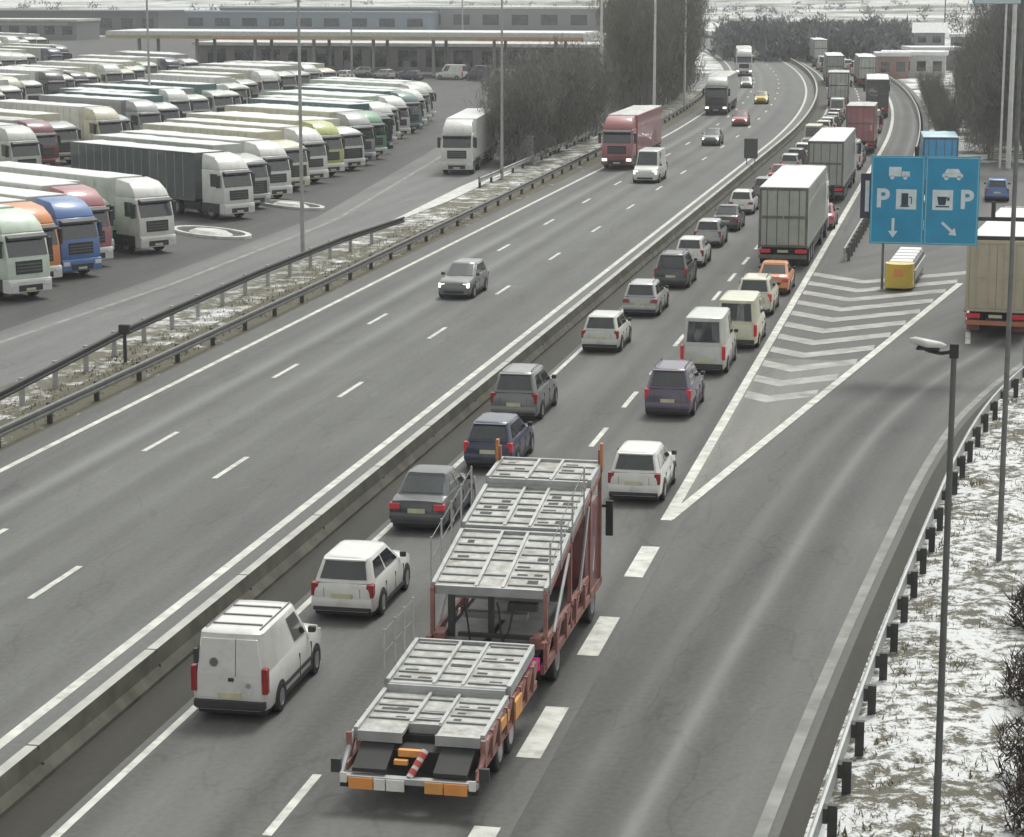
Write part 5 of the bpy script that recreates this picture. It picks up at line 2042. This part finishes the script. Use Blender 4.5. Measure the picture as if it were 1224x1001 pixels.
# thicket between service road and motorway: lower near part, taller far part
ys = [170 + 4.0 * i for i in range(10)]
for i, y in enumerate(ys):
    for k, dx in enumerate((0.0, -1.6)):
        tree(-34.2 + dx * (0.5 + 0.02 * (y - 168)) + rnd.uniform(-0.3, 0.3), y + rnd.uniform(-1, 1), rnd.uniform(5.6, 7.4), 'bare grey shrub tree of the low thicket, %s on its %s side' % (ORD[i], ('road', 'back')[k]), 'bare trees of the low thicket', rnd.randrange(4), rnd, 0.85)
ys = [226 + 4.7 * i for i in range(16)]
for i, y in enumerate(ys):
    for k, dx in enumerate((0.0, -2.6)):
        tree(-33.4 + off(y) + dx * min(1, (y - 222) / 30) + rnd.uniform(-0.5, 0.5), y + rnd.uniform(-1.5, 1.5), rnd.uniform(10.5, 13.0), 'tall bare grey tree of the far left thicket, %s on its %s side' % (ORD[i], ('road', 'back')[k]), 'tall bare trees of the far thicket', rnd.randrange(4), rnd, 0.6)
ys = [182 + 5.4 * i for i in range(16)]
for i, y in enumerate(ys):
    for k, dx in enumerate((0.0, 3.6, 7.2)):
        x = -2.6 + off(y) - 0.012 * (y - 184) + dx + rnd.uniform(-0.6, 0.6)
        # the bank of trees falls away towards the motorway
        bearing = (x - 2.2 * (y / 180.0)) / y * 180
        h = max(3.6, 10.6 + bearing * 1.65) * rnd.uniform(0.88, 1.1)
        tree(x, y + rnd.uniform(-1, 1), min(h, 12), 'bare brown grey tree of the right-hand thicket, %s on its %s side' % (ORD[i], ('road', 'middle', 'back')[k]), 'bare trees of the right-hand thicket', rnd.randrange(4), rnd, 0.66)


def far_wood():
    """The dark wood on the far field, one uncountable mass of small crowns."""
    rn_ = random.Random(9)
    mb = MB()
    for _ in range(520):
        px = rn_.uniform(862, 1085)
        py = rn_.uniform(52, 74)
        x, y = G(px, py)
        h = rn_.uniform(3.2, 5.6)
        z0 = hill(x, y)
        mb.cyl((x, y, z0), (x, y, z0 + h * 0.6), 0.16, 0.08, 4)
        for _k in range(46):
            a, e = rn_.uniform(0, 6.28), rn_.uniform(0.12, 1)
            rr = 2.4 * math.sin(math.pi * min(1, 0.2 + e * 0.8)) * rn_.uniform(0.3, 1)
            p = Vector((x + rr * math.cos(a), y + rr * math.sin(a), z0 + h * e * 0.95))
            d = Vector((rn_.gauss(0, 0.5), rn_.gauss(0, 0.5), rn_.uniform(0.3, 1))).normalized() * rn_.uniform(0.8, 1.8)
            sd = d.cross(Vector((rn_.uniform(-1, 1), rn_.uniform(-1, 1), 0.1))).normalized() * rn_.uniform(0.15, 0.4)
            mb.face([p - sd, p + sd, p + d])
    o = mb.build('far_wood', mat('wood_dark', (0.17, 0.175, 0.175), 0.9, var=0.35, scale=0.2), fix=False)
    tag(o, 'dark bare wood at the foot of the snowy field', 'wood', None, 'stuff')
    mb = MB()
    for _ in range(150):
        px, py = rn_.choice([(rn_.uniform(20, 1224), rn_.uniform(8, 20)), (rn_.uniform(860, 1224), rn_.uniform(14, 44))])
        x, y = G(px, py)
        z0 = hill(x, y)
        h = rn_.uniform(1.5, 4)
        for _k in range(22):
            a, e = rn_.uniform(0, 6.28), rn_.random()
            rr = rn_.uniform(0, 2.6)
            p = Vector((x + rr * math.cos(a), y + rr * math.sin(a), z0 + h * e * 0.7))
            d = Vector((rn_.gauss(0, 0.6), rn_.gauss(0, 0.6), rn_.uniform(0.3, 1))).normalized() * rn_.uniform(0.6, 1.5)
            sd = d.cross(Vector((rn_.uniform(-1, 1), rn_.uniform(-1, 1), 0.1))).normalized() * rn_.uniform(0.15, 0.4)
            mb.face([p - sd, p + sd, p + d])
    o = mb.build('far_hedges', MATS['wood_dark'], fix=False)
    tag(o, 'scattered bare hedges across the distant snowy fields', 'hedges', None, 'stuff')


far_wood()


def tufts():
    """Dead grass and weeds pushing through the snow on the verge and the strip."""
    rn_ = random.Random(4)
    mb = MB()
    for _ in range(9000):
        y = 24 + 82 * rn_.random() ** 1.5
        x = smooth_edge(y) + 1.25 + rn_.random() * 7.5
        if math.sin(x * 2.1 + 3 * math.sin(y * 0.7)) + math.sin(y * 1.3 + x) < rn_.uniform(-1.3, 1.1):
            continue
        for _k in range(4):
            p = Vector((x + rn_.gauss(0, 0.09), y + rn_.gauss(0, 0.09), 0.08))
            d = Vector((rn_.gauss(0, 0.5), rn_.gauss(0, 0.5), 1)).normalized() * rn_.uniform(0.1, 0.26)
            sd = Vector((rn_.uniform(-1, 1), rn_.uniform(-1, 1), 0)).normalized() * rn_.uniform(0.012, 0.03)
            mb.face([p - sd, p + sd, p + d], rn_.choice((0, 0, 1)))
    for _ in range(1100):
        y = 45 + 90 * rn_.random()
        x = rn_.uniform(-31.8, -29.2)
        for _k in range(3):
            p = Vector((x + rn_.gauss(0, 0.12), y + rn_.gauss(0, 0.12), 0.016))
            d = Vector((rn_.gauss(0, 0.5), rn_.gauss(0, 0.5), 1)).normalized() * rn_.uniform(0.08, 0.2)
            sd = Vector((rn_.uniform(-1, 1), rn_.uniform(-1, 1), 0)).normalized() * rn_.uniform(0.012, 0.03)
            mb.face([p - sd, p + sd, p + d], rn_.choice((0, 1, 1)))
    o = mb.build('dead_grass', [mat('dead_grass_olive', (0.13, 0.125, 0.07), 0.9, var=0.3), mat('dead_grass_straw', (0.24, 0.2, 0.13), 0.9, var=0.3)], fix=False)
    tag(o, 'dead grass poking through patchy snow on the verges', 'grass', None, 'stuff')


tufts()


def bush(x, y, h, label, seed):
    rn_ = random.Random(seed)
    root = empty('bush', (x, y, 0))
    tag(root, label, 'bush', 'dark bushes at the right edge')
    s = MB()
    for k in range(9):
        a = rn_.uniform(0, 6.28)
        s.cyl((0, 0, 0), (0.5 * math.cos(a) * h * 0.5, 0.5 * math.sin(a) * h * 0.5, h * 0.75), 0.025, 0.01, 4)
    s.build('stem', M_BARK, root, fix=False)
    c = MB()
    for _ in range(1500):
        a, e = rn_.uniform(0, 6.28), rn_.random()
        rr = 0.62 * h * math.sqrt(rn_.random()) * (0.7 + 0.3 * math.sin(a * 3))
        p = Vector((rr * math.cos(a), rr * math.sin(a), h * (0.05 + 0.95 * e * (1 - 0.45 * (rr / h)))))
        d = Vector((rn_.gauss(0, 0.6), rn_.gauss(0, 0.6), rn_.uniform(0.2, 1.3))).normalized() * rn_.uniform(0.2, 0.5)
        sd = d.cross(Vector((rn_.uniform(-1, 1), rn_.uniform(-1, 1), 0.3))).normalized() * rn_.uniform(0.008, 0.02)
        c.face([p - sd, p + sd, p + d])
    c.build('foliage', mat('bush_dark_brown', (0.06, 0.045, 0.042), 0.8, var=0.35), root, fix=False)


for i, (px, py, h) in enumerate(((1226, 760, 1.1), (1228, 850, 1.3), (1228, 950, 1.5), (1232, 1010, 1.3))):
    x, y = G(px, py)
    bush(x + 0.25, y, h, 'dark brown bush at the right edge of the verge, %s from the top' % ORD[i], i)

# ------------------------------------------------------------------ haze
def haze():
    mb = MB()
    mb.box(-2700, 2300, -70, 3700, -6, 210)
    m = bpy.data.materials.new('haze_air')
    m.use_nodes = True
    n, l = m.node_tree.nodes, m.node_tree.links
    n.remove(n['Principled BSDF'])
    v = n.new('ShaderNodeVolumePrincipled')
    v.inputs['Color'].default_value = (0.9, 0.92, 0.95, 1)
    v.inputs['Density'].default_value = HAZE_DENSITY
    v.inputs['Anisotropy'].default_value = 0.3
    l.new(v.outputs[0], n['Material Output'].inputs['Volume'])
    o = mb.build('haze', m)
    tag(o, 'thin grey winter haze over the whole motorway', 'haze', None, 'stuff')


HAZE_DENSITY = 0.0004
haze()
